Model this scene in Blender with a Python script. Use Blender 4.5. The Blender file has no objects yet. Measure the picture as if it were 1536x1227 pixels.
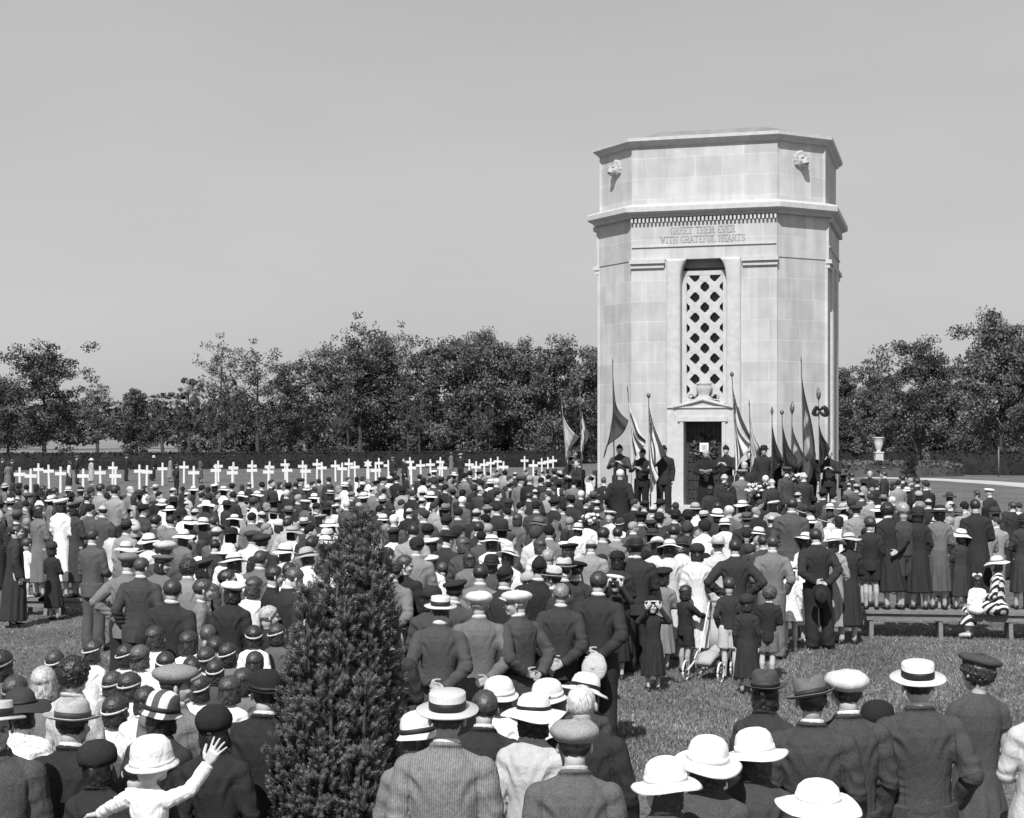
import bpy, math, random
import numpy as np
from math import radians as R, sin, cos, pi
from mathutils import Matrix, Vector

# ---------------------------------------------------------------- camera, sky, sun, exposure
S = bpy.context.scene
COL = S.collection
FPX, HOR, CH, CX = 2300.0, 650.0, 3.1, 768.0      # photo pixels (1536 wide); eye height in metres
cam = bpy.data.objects.new('camera', bpy.data.cameras.new('camera'))
COL.objects.link(cam); S.camera = cam
cam.location = (0, 0, CH); cam.rotation_euler = (R(90), 0, 0)
cam.data.sensor_width = 36; cam.data.lens = 36 * FPX / 1536
cam.data.shift_y = (HOR - 613.5) / 1536
cam.data.clip_end = 4000; cam.data.clip_start = .2

SUN_EL, SUN_AZ = 49.0, 15.0       # azimuth: degrees to the west of straight behind the camera
sd = Vector((-sin(R(SUN_AZ)) * cos(R(SUN_EL)), -cos(R(SUN_AZ)) * cos(R(SUN_EL)), sin(R(SUN_EL))))
sun = bpy.data.objects.new('sun', bpy.data.lights.new('sun', 'SUN'))
COL.objects.link(sun)
sun.data.energy = 4.2; sun.data.angle = R(.5); sun.data.color = (1, 1, 1)
sun.rotation_euler = sd.to_track_quat('Z', 'Y').to_euler()

world = bpy.data.worlds.new('World'); S.world = world; world.use_nodes = True
wn, wl = world.node_tree.nodes, world.node_tree.links
wn.clear()
wo = wn.new('ShaderNodeOutputWorld'); bg = wn.new('ShaderNodeBackground')
sky = wn.new('ShaderNodeTexSky'); sky.sky_type = 'NISHITA'; sky.sun_disc = False
sky.sun_elevation = R(SUN_EL); sky.sun_rotation = R(180 + SUN_AZ)
sky.air_density = 1.0; sky.dust_density = 2.5; sky.ozone_density = 1.0
sp = wn.new('ShaderNodeSeparateColor')             # the photograph is on blue-sensitive black and white film
bw = wn.new('ShaderNodeMath'); bw.operation = 'MULTIPLY_ADD'; bw.inputs[1].default_value = .75
bg_ = wn.new('ShaderNodeMath'); bg_.operation = 'MULTIPLY'; bg_.inputs[1].default_value = .25
wl.new(sp.outputs[1], bg_.inputs[0]); wl.new(sp.outputs[2], bw.inputs[0]); wl.new(bg_.outputs[0], bw.inputs[2])
tcw = wn.new('ShaderNodeTexCoord'); mpw = wn.new('ShaderNodeMapping'); nzw = wn.new('ShaderNodeTexNoise')
mpw.inputs['Scale'].default_value = (1.2, 1.2, 4.5)
nzw.inputs['Scale'].default_value = 2.2; nzw.inputs['Detail'].default_value = 4
mrw = wn.new('ShaderNodeMapRange'); mrw.inputs['From Min'].default_value = .35; mrw.inputs['From Max'].default_value = .7
mrw.inputs['To Min'].default_value = .96; mrw.inputs['To Max'].default_value = 1.05
mlw = wn.new('ShaderNodeMath'); mlw.operation = 'MULTIPLY'
wl.new(tcw.outputs['Generated'], mpw.inputs[0]); wl.new(mpw.outputs[0], nzw.inputs['Vector'])
wl.new(nzw.outputs['Fac'], mrw.inputs['Value']); wl.new(sky.outputs[0], sp.inputs[0])
pw = wn.new('ShaderNodeMath'); pw.operation = 'POWER'; pw.inputs[1].default_value = .18; wl.new(bw.outputs[0], pw.inputs[0])
kw = wn.new('ShaderNodeMath'); kw.operation = 'MULTIPLY'; kw.inputs[1].default_value = 2.55; wl.new(pw.outputs[0], kw.inputs[0])
sxyz = wn.new('ShaderNodeSeparateXYZ'); wl.new(tcw.outputs['Generated'], sxyz.inputs[0])
hz = wn.new('ShaderNodeMapRange'); hz.inputs['From Min'].default_value = 0; hz.inputs['From Max'].default_value = .3
hz.inputs['To Min'].default_value = 1.17; hz.inputs['To Max'].default_value = .97; wl.new(sxyz.outputs[2], hz.inputs['Value'])
hm = wn.new('ShaderNodeMath'); hm.operation = 'MULTIPLY'; wl.new(kw.outputs[0], hm.inputs[0]); wl.new(hz.outputs[0], hm.inputs[1])
wl.new(hm.outputs[0], mlw.inputs[0]); wl.new(mrw.outputs[0], mlw.inputs[1])
wl.new(mlw.outputs[0], bg.inputs['Color']); wl.new(bg.outputs[0], wo.inputs['Surface'])
bg.inputs['Strength'].default_value = .12
S.view_settings.view_transform = 'Standard'; S.view_settings.look = 'None'
S.view_settings.exposure = 0.38; S.view_settings.gamma = 1.0; S.view_settings.use_curve_mapping = False
S.cycles.max_bounces = 5; S.cycles.diffuse_bounces = 3; S.cycles.glossy_bounces = 2

rng = np.random.default_rng(11); random.seed(11)

# ---------------------------------------------------------------- helpers
def lin(b):
    c = b / 255.0
    return c / 12.92 if c <= .04045 else ((c + .055) / 1.055) ** 2.4

def at(x, y, D):
    """a photo pixel at distance D -> world point"""
    return Vector(((x - CX) / FPX * D, D, CH - (y - HOR) / FPX * D))

def ground_d(y):
    return CH * FPX / (y - HOR)

def tag(o, label=None, cat=None, group=None, kind=None):
    if label: o['label'] = label
    if cat: o['category'] = cat
    if group: o['group'] = group
    if kind: o['kind'] = kind
    return o

def vnoise(P, seed=0):
    P = np.asarray(P, float) + 37.7 * (seed + 1)
    I = np.floor(P).astype(np.int64); f = P - I; f = f * f * (3 - 2 * f)
    def h(ix, iy, iz):
        n = (ix * 374761393 + iy * 668265263 + iz * 2147483647 + seed * 144665) & 0xffffffff
        n = ((n ^ (n >> 13)) * 1274126177) & 0xffffffff
        return ((n ^ (n >> 16)) & 0xffff) / 32767.5 - 1
    out = 0
    for a in (0, 1):
        for b in (0, 1):
            for c in (0, 1):
                w = (f[:, 0] if a else 1 - f[:, 0]) * (f[:, 1] if b else 1 - f[:, 1]) * (f[:, 2] if c else 1 - f[:, 2])
                out = out + w * h(I[:, 0] + a, I[:, 1] + b, I[:, 2] + c)
    return out

class Geo:
    """vertices, quads and triangles with a tone per vertex and uv per face corner"""
    def __init__(s): s.V, s.Q, s.T, s.tone, s.uq, s.ut, s.n = [], [], [], [], [], [], 0
    def add(s, V, Q=None, T=None, tone=1.0, uq=None, ut=None):
        V = np.asarray(V, float).reshape(-1, 3); k = len(V)
        s.V.append(V); s.tone.append(np.broadcast_to(np.asarray(tone, float), (k,)).copy())
        if Q is not None and len(Q):
            Q = np.asarray(Q, np.int64).reshape(-1, 4); s.Q.append(Q + s.n)
            s.uq.append(np.zeros((len(Q), 4, 2)) if uq is None else np.asarray(uq, float).reshape(-1, 4, 2))
        if T is not None and len(T):
            T = np.asarray(T, np.int64).reshape(-1, 3); s.T.append(T + s.n)
            s.ut.append(np.zeros((len(T), 3, 2)) if ut is None else np.asarray(ut, float).reshape(-1, 3, 2))
        s.n += k
        return s
    def merge(s, g, M=None):
        V, Q, T, t = g.arrays()
        if M is not None:
            A = np.array(M); V = V @ A[:3, :3].T + A[:3, 3]
        return s.add(V, Q, T, t)
    def arrays(s):
        return (np.concatenate(s.V) if s.V else np.zeros((0, 3)),
                np.concatenate(s.Q) if s.Q else np.zeros((0, 4), np.int64),
                np.concatenate(s.T) if s.T else np.zeros((0, 3), np.int64),
                np.concatenate(s.tone) if s.tone else np.zeros(0))
    def mesh(s, name, mat, smooth=True):
        V, Q, T, t = s.arrays()
        me = bpy.data.meshes.new(name)
        me.vertices.add(len(V)); me.vertices.foreach_set('co', V.astype(np.float32).ravel())
        nl = len(Q) * 4 + len(T) * 3
        me.loops.add(nl)
        me.loops.foreach_set('vertex_index', np.concatenate([Q.ravel(), T.ravel()]).astype(np.int32))
        me.polygons.add(len(Q) + len(T))
        st = np.concatenate([np.arange(len(Q)) * 4, len(Q) * 4 + np.arange(len(T)) * 3]).astype(np.int32)
        me.polygons.foreach_set('loop_start', st)
        me.update(calc_edges=True)
        me.polygons.foreach_set('use_smooth', np.full(len(Q) + len(T), smooth))
        a = me.attributes.new('tone', 'FLOAT', 'POINT'); a.data.foreach_set('value', t.astype(np.float32))
        uv = [u.reshape(-1, 2) for u in s.uq] + [u.reshape(-1, 2) for u in s.ut]
        if uv:
            l = me.uv_layers.new(name='UVMap'); l.data.foreach_set('uv', np.concatenate(uv).astype(np.float32).ravel())
        if mat: me.materials.append(mat)
        me.update()
        return me
    def obj(s, name, mat, parent=None, smooth=True, color=None):
        return link(name, s.mesh(name, mat, smooth), parent, color)

def link(name, me, parent=None, color=None):
    o = bpy.data.objects.new(name, me); COL.objects.link(o)
    if parent is not None: o.parent = parent
    if color is not None: o.color = (color, color, color, 1)
    return o

def empty(name, loc=(0, 0, 0), rz=0):
    o = bpy.data.objects.new(name, None); COL.objects.link(o)
    o.location = loc; o.rotation_euler = (0, 0, rz); o.empty_display_size = .1
    return o

def copy_tree(o, parent=None):
    c = o.copy(); COL.objects.link(c)
    if parent is not None: c.parent = parent
    for ch in list(o.children): copy_tree(ch, c)
    return c

def loft(rings, caps=True):
    rings = [np.asarray(r, float) for r in rings]; n = len(rings[0]); m = len(rings)
    V = np.concatenate(rings); k = np.arange(n); k2 = (k + 1) % n
    Q = np.concatenate([np.stack([i * n + k, i * n + k2, (i + 1) * n + k2, (i + 1) * n + k], 1) for i in range(m - 1)])
    T = np.zeros((0, 3), np.int64)
    if caps:
        V = np.concatenate([V, [rings[0].mean(0)], [rings[-1].mean(0)]]); a, b = m * n, m * n + 1
        T = np.concatenate([np.stack([np.full(n, a), k2, k], 1), np.stack([np.full(n, b), (m - 1) * n + k, (m - 1) * n + k2], 1)])
    return V, Q, T

def tube(pts, rads, n=10, flat=1.0, up=(0, 0, 1), sub=1):
    pts = np.asarray(pts, float); rads = np.asarray(rads, float)
    if sub > 1 and len(pts) > 2:
        t = np.linspace(0, len(pts) - 1, (len(pts) - 1) * sub + 1); out, ro = [], []
        for q in t:
            i = min(int(q), len(pts) - 2); f = q - i
            p0, p1, p2, p3 = pts[max(i - 1, 0)], pts[i], pts[i + 1], pts[min(i + 2, len(pts) - 1)]
            out.append(.5 * ((2 * p1) + (p2 - p0) * f + (2 * p0 - 5 * p1 + 4 * p2 - p3) * f * f + (3 * p1 - p0 - 3 * p2 + p3) * f ** 3))
            ro.append(rads[i] * (1 - f) + rads[i + 1] * f)
        pts, rads = np.array(out), np.array(ro)
    a = np.arange(n) * 2 * pi / n; rings = []; u = None
    for i in range(len(pts)):
        d = pts[min(i + 1, len(pts) - 1)] - pts[max(i - 1, 0)]; d = d / (np.linalg.norm(d) + 1e-9)
        if u is None:
            u = np.cross(np.asarray(up, float), d)
            if np.linalg.norm(u) < .1: u = np.cross((0, 1, 0), d)
            if np.linalg.norm(u) < .1: u = np.cross((1, 0, 0), d)
        u = u - d * u.dot(d); u /= np.linalg.norm(u) + 1e-9; v = np.cross(d, u)
        rings.append(pts[i] + rads[i] * (np.cos(a)[:, None] * u + flat * np.sin(a)[:, None] * v))
    return loft(rings)

def ellipsoid(c, r, n=14, m=9, M=None):
    a = np.arange(n) * 2 * pi / n; rings = []
    for j in range(1, m):
        t = -pi / 2 + pi * j / m
        rings.append(np.stack([cos(t) * np.cos(a), cos(t) * np.sin(a), np.full(n, sin(t))], 1))
    V, Q, T = loft(rings)
    V[-2] = (0, 0, -1); V[-1] = (0, 0, 1)
    V = V * np.asarray(r, float)
    if M is not None: V = V @ np.array(M)[:3, :3].T
    return V + np.asarray(c, float), Q, T

def box(x0, x1, y0, y1, z0, z1):
    V = np.array([(x, y, z) for z in (z0, z1) for y in (y0, y1) for x in (x0, x1)], float)
    Q = [(0, 2, 3, 1), (4, 5, 7, 6), (0, 1, 5, 4), (1, 3, 7, 5), (3, 2, 6, 7), (2, 0, 4, 6)]
    return V, np.array(Q), None

def lathe(prof, n=36, oval=1.0, fn=None):
    """closed solid of revolution; prof goes from the axis at the bottom, outside, to the axis at the top"""
    a = np.arange(n) * 2 * pi / n
    rings = [np.stack([max(r, 1e-4) * np.cos(a), max(r, 1e-4) * np.sin(a) * oval, np.full(n, z)], 1) for r, z in prof]
    V, Q, T = loft(rings)
    if fn: V = fn(V)
    return V, Q, T

def remesh(g, vox, it=2):
    V, Q, T, _ = g.arrays()
    g2 = Geo(); g2.add(V, Q, T); me = g2.mesh('temporary', None)
    o = bpy.data.objects.new('temporary', me); COL.objects.link(o)
    m = o.modifiers.new('r', 'REMESH'); m.mode = 'VOXEL'; m.voxel_size = vox
    if it:
        s = o.modifiers.new('s', 'SMOOTH'); s.factor = .5; s.iterations = it
    dg = bpy.context.evaluated_depsgraph_get(); ev = o.evaluated_get(dg); em = ev.to_mesh()
    nv, nf = len(em.vertices), len(em.polygons)
    co = np.empty(nv * 3, np.float32); em.vertices.foreach_get('co', co)
    li = np.empty(len(em.loops), np.int32); em.loops.foreach_get('vertex_index', li)
    lt = np.empty(nf, np.int32); em.polygons.foreach_get('loop_total', lt)
    ls = np.empty(nf, np.int32); em.polygons.foreach_get('loop_start', ls)
    q = ls[lt == 4]; t = ls[lt == 3]
    Qo = np.stack([li[q + i] for i in range(4)], 1).astype(np.int64) if len(q) else np.zeros((0, 4), np.int64)
    To = np.stack([li[t + i] for i in range(3)], 1).astype(np.int64) if len(t) else np.zeros((0, 3), np.int64)
    ev.to_mesh_clear(); bpy.data.objects.remove(o); bpy.data.meshes.remove(me)
    return co.reshape(-1, 3).astype(float), Qo, To

def vnormals(V, Q, T):
    N = np.zeros_like(V)
    if len(Q):
        n = np.cross(V[Q[:, 2]] - V[Q[:, 0]], V[Q[:, 3]] - V[Q[:, 1]])
        for i in range(4): np.add.at(N, Q[:, i], n)
    if len(T):
        n = np.cross(V[T[:, 1]] - V[T[:, 0]], V[T[:, 2]] - V[T[:, 0]])
        for i in range(3): np.add.at(N, T[:, i], n)
    return N / (np.linalg.norm(N, axis=1, keepdims=True) + 1e-9)

# ---------------------------------------------------------------- materials (greys; the tone of an object is its own colour)
def mat(name, base=None, rough=.8, scale=60., var=.25, bump=.0, bscale=None, pattern=None, spec=.3, stretch=None, coord='Object', wrinkle=0.0):
    m = bpy.data.materials.new(name); m.use_nodes = True
    nt = m.node_tree; n, l = nt.nodes, nt.links
    p = n['Principled BSDF']; p.inputs['Roughness'].default_value = rough; p.inputs['Specular IOR Level'].default_value = spec
    tc = n.new('ShaderNodeTexCoord'); mp = n.new('ShaderNodeMapping'); l.new(tc.outputs[coord], mp.inputs[0])
    if stretch: mp.inputs['Scale'].default_value = stretch
    nz = n.new('ShaderNodeTexNoise'); nz.inputs['Scale'].default_value = scale; nz.inputs['Detail'].default_value = 4
    l.new(mp.outputs[0], nz.inputs['Vector'])
    mr = n.new('ShaderNodeMapRange'); mr.inputs['From Min'].default_value = .3; mr.inputs['From Max'].default_value = .7
    mr.inputs['To Min'].default_value = 1 - var; mr.inputs['To Max'].default_value = 1 + var
    l.new(nz.outputs['Fac'], mr.inputs['Value'])
    at_ = n.new('ShaderNodeAttribute'); at_.attribute_name = 'tone'
    def mul(a, b):
        k = n.new('ShaderNodeMath'); k.operation = 'MULTIPLY'
        for i, v in ((0, a), (1, b)):
            if isinstance(v, (int, float)): k.inputs[i].default_value = v
            else: l.new(v, k.inputs[i])
        return k.outputs[0]
    if base is None:
        oi = n.new('ShaderNodeObjectInfo'); b2 = n.new('ShaderNodeRGBToBW'); l.new(oi.outputs['Color'], b2.inputs[0]); t = b2.outputs[0]
    else: t = base
    t = mul(mul(at_.outputs['Fac'], t), mr.outputs[0])
    if pattern: t = pattern(n, l, tc, t, mul)
    l.new(t, p.inputs['Base Color'])
    if bump:
        bp = n.new('ShaderNodeBump'); bp.inputs['Strength'].default_value = bump; bp.inputs['Distance'].default_value = .01
        src = nz.outputs['Fac']
        if bscale:
            z2 = n.new('ShaderNodeTexNoise'); z2.inputs['Scale'].default_value = bscale; z2.inputs['Detail'].default_value = 5
            l.new(mp.outputs[0], z2.inputs['Vector']); src = z2.outputs['Fac']
        l.new(src, bp.inputs['Height']); l.new(bp.outputs[0], p.inputs['Normal'])
        if wrinkle:                                   # soft drag creases of worn cloth
            m2 = n.new('ShaderNodeMapping'); m2.inputs['Scale'].default_value = (1, 1, .55); m2.inputs['Rotation'].default_value = (.3, .5, 0); l.new(tc.outputs['Object'], m2.inputs[0])
            z3 = n.new('ShaderNodeTexNoise'); z3.inputs['Scale'].default_value = 13; z3.inputs['Detail'].default_value = 3; z3.inputs['Distortion'].default_value = 1.6
            l.new(m2.outputs[0], z3.inputs['Vector']); b3 = n.new('ShaderNodeBump'); b3.inputs['Strength'].default_value = wrinkle; b3.inputs['Distance'].default_value = .035
            l.new(z3.outputs['Fac'], b3.inputs['Height']); l.new(b3.outputs[0], bp.inputs['Normal'])
    return m

def p_wave(scale, lo, hi, axis='X', sharp=None):
    def f(n, l, tc, t, mul):
        w = n.new('ShaderNodeTexWave'); w.bands_direction = axis; w.inputs['Scale'].default_value = scale
        w.inputs['Distortion'].default_value = .6; w.inputs['Detail'].default_value = 1
        l.new(tc.outputs['Object'], w.inputs['Vector'])
        r = n.new('ShaderNodeMapRange'); r.inputs['To Min'].default_value = lo; r.inputs['To Max'].default_value = hi
        if sharp: r.inputs['From Min'].default_value, r.inputs['From Max'].default_value = sharp
        l.new(w.outputs['Fac'], r.inputs['Value']); return mul(t, r.outputs[0])
    return f

def p_dots(scale, lo, a, b):
    def f(n, l, tc, t, mul):
        w = n.new('ShaderNodeTexNoise'); w.inputs['Scale'].default_value = scale; w.inputs['Detail'].default_value = 1
        l.new(tc.outputs['Object'], w.inputs['Vector'])
        r = n.new('ShaderNodeMapRange'); r.inputs['From Min'].default_value = a; r.inputs['From Max'].default_value = b
        r.inputs['To Min'].default_value = 1; r.inputs['To Max'].default_value = lo
        l.new(w.outputs['Fac'], r.inputs['Value']); return mul(t, r.outputs[0])
    return f

def p_brick(bw_, bh, mortar, lo):
    def f(n, l, tc, t, mul):
        b = n.new('ShaderNodeTexBrick'); b.inputs['Scale'].default_value = 1
        b.inputs['Brick Width'].default_value = bw_; b.inputs['Row Height'].default_value = bh
        b.inputs['Mortar Size'].default_value = mortar; b.inputs['Mortar Smooth'].default_value = .3
        b.inputs['Color1'].default_value = (lo,) * 3 + (1,); b.inputs['Color2'].default_value = (1.06,) * 3 + (1,)
        b.inputs['Mortar'].default_value = (1.13,) * 3 + (1,); b.squash = .7; b.squash_frequency = 3; b.offset_frequency = 2
        l.new(tc.outputs['UV'], b.inputs['Vector'])
        k = n.new('ShaderNodeRGBToBW'); l.new(b.outputs['Color'], k.inputs[0])
        m3 = n.new('ShaderNodeMapping'); m3.inputs['Scale'].default_value = (3, 3, .22); l.new(tc.outputs['Object'], m3.inputs[0])
        z = n.new('ShaderNodeTexNoise'); z.inputs['Scale'].default_value = 1.6; z.inputs['Detail'].default_value = 5; l.new(m3.outputs[0], z.inputs['Vector'])
        r = n.new('ShaderNodeMapRange'); r.inputs['From Min'].default_value = .35; r.inputs['From Max'].default_value = .65; r.inputs['To Min'].default_value = .90; r.inputs['To Max'].default_value = 1.05
        l.new(z.outputs['Fac'], r.inputs['Value']); return mul(mul(t, k.outputs[0]), r.outputs[0])
    return f

M = dict(
    cloth=mat('wool_cloth', wrinkle=.26, rough=.9, scale=140, var=.3, bump=.35, bscale=130, spec=.15),
    tweed=mat('tweed_cloth', wrinkle=.26, rough=.95, scale=190, var=.38, bump=.5, bscale=150, spec=.1),
    stripe=mat('striped_cloth', wrinkle=.26, rough=.9, scale=70, var=.2, bump=.3, spec=.1, pattern=p_wave(28, .72, 1.15)),
    linen=mat('pale_cloth', wrinkle=.4, rough=.85, scale=50, var=.08, bump=.2, spec=.15),
    floral=mat('printed_cloth', rough=.85, scale=60, var=.1, spec=.15, pattern=p_dots(70, .5, .56, .62)),
    bold=mat('bold_striped_cloth', rough=.85, scale=60, var=.1, spec=.15, pattern=p_wave(5.2, .04, 1, 'DIAGONAL', (.42, .58))),
    skin=mat('skin', rough=.55, scale=30, var=.08, spec=.35),
    hair=mat('hair', rough=.42, scale=34, var=.6, bump=.4, spec=.6, stretch=(3.5, 3.5, .6)),
    straw=mat('straw', rough=.7, scale=160, var=.12, bump=.4, spec=.2),
    felt=mat('felt', rough=.9, scale=60, var=.15, bump=.15, spec=.15),
    band=mat('ribbon', rough=.6, scale=60, var=.1),
    leather=mat('leather', rough=.4, scale=60, var=.2, spec=.5),
    striphat=mat('panelled_hat', rough=.8, scale=60, var=.08, pattern=p_wave(3.4, .12, 1, 'X', (.45, .55))),
    paper=mat('paper', base=.8, rough=.7, var=.03),
    stone=mat('ashlar_stone', base=.475, rough=.85, scale=2.2, var=.09, bump=.15, bscale=40, pattern=p_brick(1.05, .56, .012, .90), spec=.2),
    trim=mat('dressed_stone', base=.49, rough=.85, scale=6, var=.10, bump=.12, bscale=50, spec=.2),
    carved=mat('carved_stone', base=.40, rough=.9, scale=14, var=.2, bump=.2, spec=.2),
    cut=mat('cut_letter', base=.29, rough=.9, scale=20, var=.2),
    slab=mat('paving_stone', base=.45, rough=.85, scale=5, var=.15),
    lead=mat('lead_roof', base=.22, rough=.6, scale=3, var=.2),
    bronze=mat('bronze', base=.035, rough=.45, scale=15, var=.4, spec=.5),
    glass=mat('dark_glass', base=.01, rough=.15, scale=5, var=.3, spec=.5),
    white=mat('white_paint', base=.62, rough=.6, scale=8, var=.08),
    wood=mat('weathered_wood', base=.17, rough=.85, scale=10, var=.3, bump=.3, stretch=(1, 8, 8)),
    pole=mat('flag_pole', base=.10, rough=.5, scale=20, var=.3),
    metal=mat('finial_metal', base=.12, rough=.35, scale=30, var=.4, spec=.6),
    bark=mat('bark', base=.06, rough=.95, scale=12, var=.5, bump=.6, stretch=(4, 4, 1)),
    leaf=mat('leaf', rough=.6, scale=.7, var=.35, spec=.35),
    needle=mat('needle', rough=.55, scale=5, var=.35, spec=.4),
    flagcloth=mat('flag_cloth', rough=.8, scale=20, var=.12, spec=.15),
    canvas=mat('canvas', rough=.85, scale=60, var=.12, bump=.2, spec=.15),
    flower=mat('flower', base=.75, rough=.7, scale=30, var=.1),
)
# ---------------------------------------------------------------- people: bodies, garments, hair and hats
KIND = dict(m=dict(kb=1.0, hs=1.0, sh=.180, top=1.740), w=dict(kb=.93, hs=.95, sh=.150, top=1.620),
            c=dict(kb=.69, hs=.90, sh=.165, top=1.255), t=dict(kb=.47, hs=.80, sh=.17, top=.92))
ARMS = dict(   # elbow and wrist of the right arm, hand direction, palm normal (base adult, facing +y)
    down=((.238, -.03, 1.115), (.232, .06, .87), (0, .12, -1), (-1, 0, 0)),
    behind=((.268, -.14, 1.13), (.075, -.205, .955), (-.9, -.05, -.35), (0, -1, .1)),
    hips=((.385, -.12, 1.17), (.20, -.03, 1.02), (-.7, .6, -.4), (0, -.3, -1)),
    front=((.242, .02, 1.125), (.07, .25, 1.07), (-.9, .35, .1), (0, -.6, -.8)),
    fold=((.25, .05, 1.15), (-.02, .23, 1.16), (-1, .1, .1), (0, -1, 0)),
    shade=((.34, .22, 1.36), (.15, .17, 1.61), (-.5, .2, .8), (0, -1, .3)),
    pole1=((.33, .10, 1.16), (.40, .26, 1.17), (-.2, .8, .3), (-1, 0, 0)),
    pole=((.27, .10, 1.17), (.12, .30, 1.22), (-.3, .6, .5), (-1, 0, 0)),
    read=((.27, .07, 1.16), (.10, .31, 1.12), (-.35, .8, .3), (-.3, 0, 1)),
    out=((.40, .03, 1.27), (.60, .12, 1.16), (.9, .2, -.2), (0, 0, -1)),
    wave=((.34, .10, 1.44), (.47, .20, 1.66), (.45, .1, .9), (0, 1, 0)),
    pocket=((.268, -.10, 1.13), (.205, .03, .93), (-.2, .5, -.8), (-1, 0, 0)),
    lean=((.22, .20, 1.20), (.05, .42, 1.15), (-.6, .8, 0), (0, 0, -1)),
)
MIX = dict(behind1=('down', 'behind'), wave1=('out', 'wave'), polearm=('down', 'pole1'), hold=('behind', 'behind'))

def hand_geo(g, w, d, nrm, side, k=1.0, curl=.35, spread=.06):
    """palm, four unequal bent fingers and a thumb from the side of the palm"""
    w = np.asarray(w, float); d = np.asarray(d, float); d /= np.linalg.norm(d)
    nrm = np.asarray(nrm, float); nrm = nrm - d * nrm.dot(d); nrm /= np.linalg.norm(nrm)
    s = np.cross(d, nrm) * side                      # towards the thumb
    for off in (-.026, -.009, .009, .026):
        g.add(*tube([w, w + (d * .05 + s * off * .8) * k, w + (d * .092 + s * off) * k], np.array([.019, .016, .0135]) * k, 8))
    for off, ln, r in ((.029, .92, .0085), (.010, 1.0, .009), (-.010, .95, .0087), (-.029, .76, .0075)):
        p = w + (d * .090 + s * off) * k; a = .15; pts = [p]; dirn = d + s * (off / .03) * spread
        for L in (.042, .028, .022):
            a += curl; q = dirn * cos(a) + nrm * sin(a); q /= np.linalg.norm(q); p = p + q * L * ln * k; pts.append(p)
        g.add(*tube(pts, np.array([r, r * .95, r * .88, r * .7]) * k, 8))
    p = w + (d * .025 + s * .026) * k
    q = d * .62 + s * .72 + nrm * .25; q /= np.linalg.norm(q); q2 = d * .85 + s * .35 + nrm * .35; q2 /= np.linalg.norm(q2)
    g.add(*tube([p, p + q * .045 * k, p + (q * .045 + q2 * .03) * k, p + (q * .045 + q2 * .055) * k], np.array([.016, .0115, .010, .008]) * k, 8))

def head_geo(g, Mh):
    A = np.array(Mh)
    def e(c, r, n=16, m=11):
        V, Q, T = ellipsoid(c, r, n, m); g.add(V @ A[:3, :3].T + A[:3, 3], Q, T)
    e((0, -.012, .03), (.076, .094, .085)); e((0, .022, -.02), (.064, .068, .082)); e((0, .045, -.078), (.040, .040, .032))
    e((0, .096, -.022), (.0125, .020, .013)); e((0, .086, -.004), (.0095, .016, .024)); e((0, .074, .020), (.05, .020, .013))
    e((0, .080, -.060), (.022, .013, .012)); e((.036, .058, -.025), (.026, .026, .026)); e((-.036, .058, -.025), (.026, .026, .026))
    e((.085, -.010, -.006), (.010, .014, .028)); e((-.085, -.010, -.006), (.010, .014, .028))
    e((0, -.03, -.055), (.054, .058, .06))

def hairline(p):
    y = p[:, 1]
    return np.interp(y, [-.06, -.02, .005, .03, .06, .10], [-.072, -.035, -.012, .02, .062, .075])

def hair_geo(style, hi=True):
    n, m = (56, 34) if hi else (18, 11)
    c = np.array((0, -.012, .03)); V, Q, T = ellipsoid((0, 0, 0), (1, 1, 1), n, m)
    d = V / np.linalg.norm(V, axis=1, keepdims=True); r0 = np.array((.076, .094, .085))
    base = 1 / np.sqrt((d[:, 0] / r0[0]) ** 2 + (d[:, 1] / r0[1]) ** 2 + (d[:, 2] / r0[2]) ** 2)
    P = c + d * base[:, None]; z = P[:, 2]; y = P[:, 1]; ns = vnoise(d * 9, 3); fine = vnoise(d * [24, 24, 9], 5)
    hl = hairline(P)
    if style == 'bald': msk = np.clip((z - hl) / .012, 0, 1) * np.clip((.055 - z + .0 * y) / .02, 0, 1)
    else: msk = np.clip((z - hl) / .012, 0, 1)
    th = .010 + .003 * ns + .0022 * fine
    if style in ('short', 'bald'): th = np.where(z < 0, .004, .010) + .004 * ns + .0028 * fine + .002 * vnoise(d * [40, 40, 14], 11)
    elif style == 'fringe': th = .007 + .002 * fine
    elif style in ('bob', 'long'):
        low = -.078 if style == 'bob' else -.15
        side = np.clip((.045 - y) / .03, 0, 1)
        P2 = P.copy(); f = np.clip((.03 - z) / .12, 0, 1)
        th = .014 + .004 * ns + .003 * fine
        q = c + d * (base + th)[:, None]
        rad = np.hypot(q[:, 0], q[:, 1] + .012) + 1e-6
        tgt = (.093 + .007 * ns + .003 * fine + .003 * vnoise(d * [30, 30, 5], 14)) * (1 - .30 * np.clip((.0 - z) / .078, 0, 1) ** 3)
        k = np.where((z < .03) & (side > .1), np.clip(tgt / rad, .2, 3), 1)
        q[:, 0] *= k; q[:, 1] = (q[:, 1] + .012) * k - .012
        q[:, 2] = np.where(z < .03, .03 + (q[:, 2] - .03) * (abs(low) + .03) / .075, q[:, 2])
        inn = c + d * (base - .016)[:, None]
        m2 = np.where(z < .03, side, msk)
        return q * m2[:, None] + inn * (1 - m2[:, None]), Q, T
    elif style == 'curly': th = .026 + .010 * vnoise(d * 7, 8) + .006 * fine; hl = hl - .02; msk = np.clip((z - hl) / .015, 0, 1)
    elif style == 'thin': th = .006 + .002 * fine
    r = base + np.where(msk > 0, th, 0) * msk - .016 * (1 - msk)
    return c + d * r[:, None], Q, T

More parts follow.
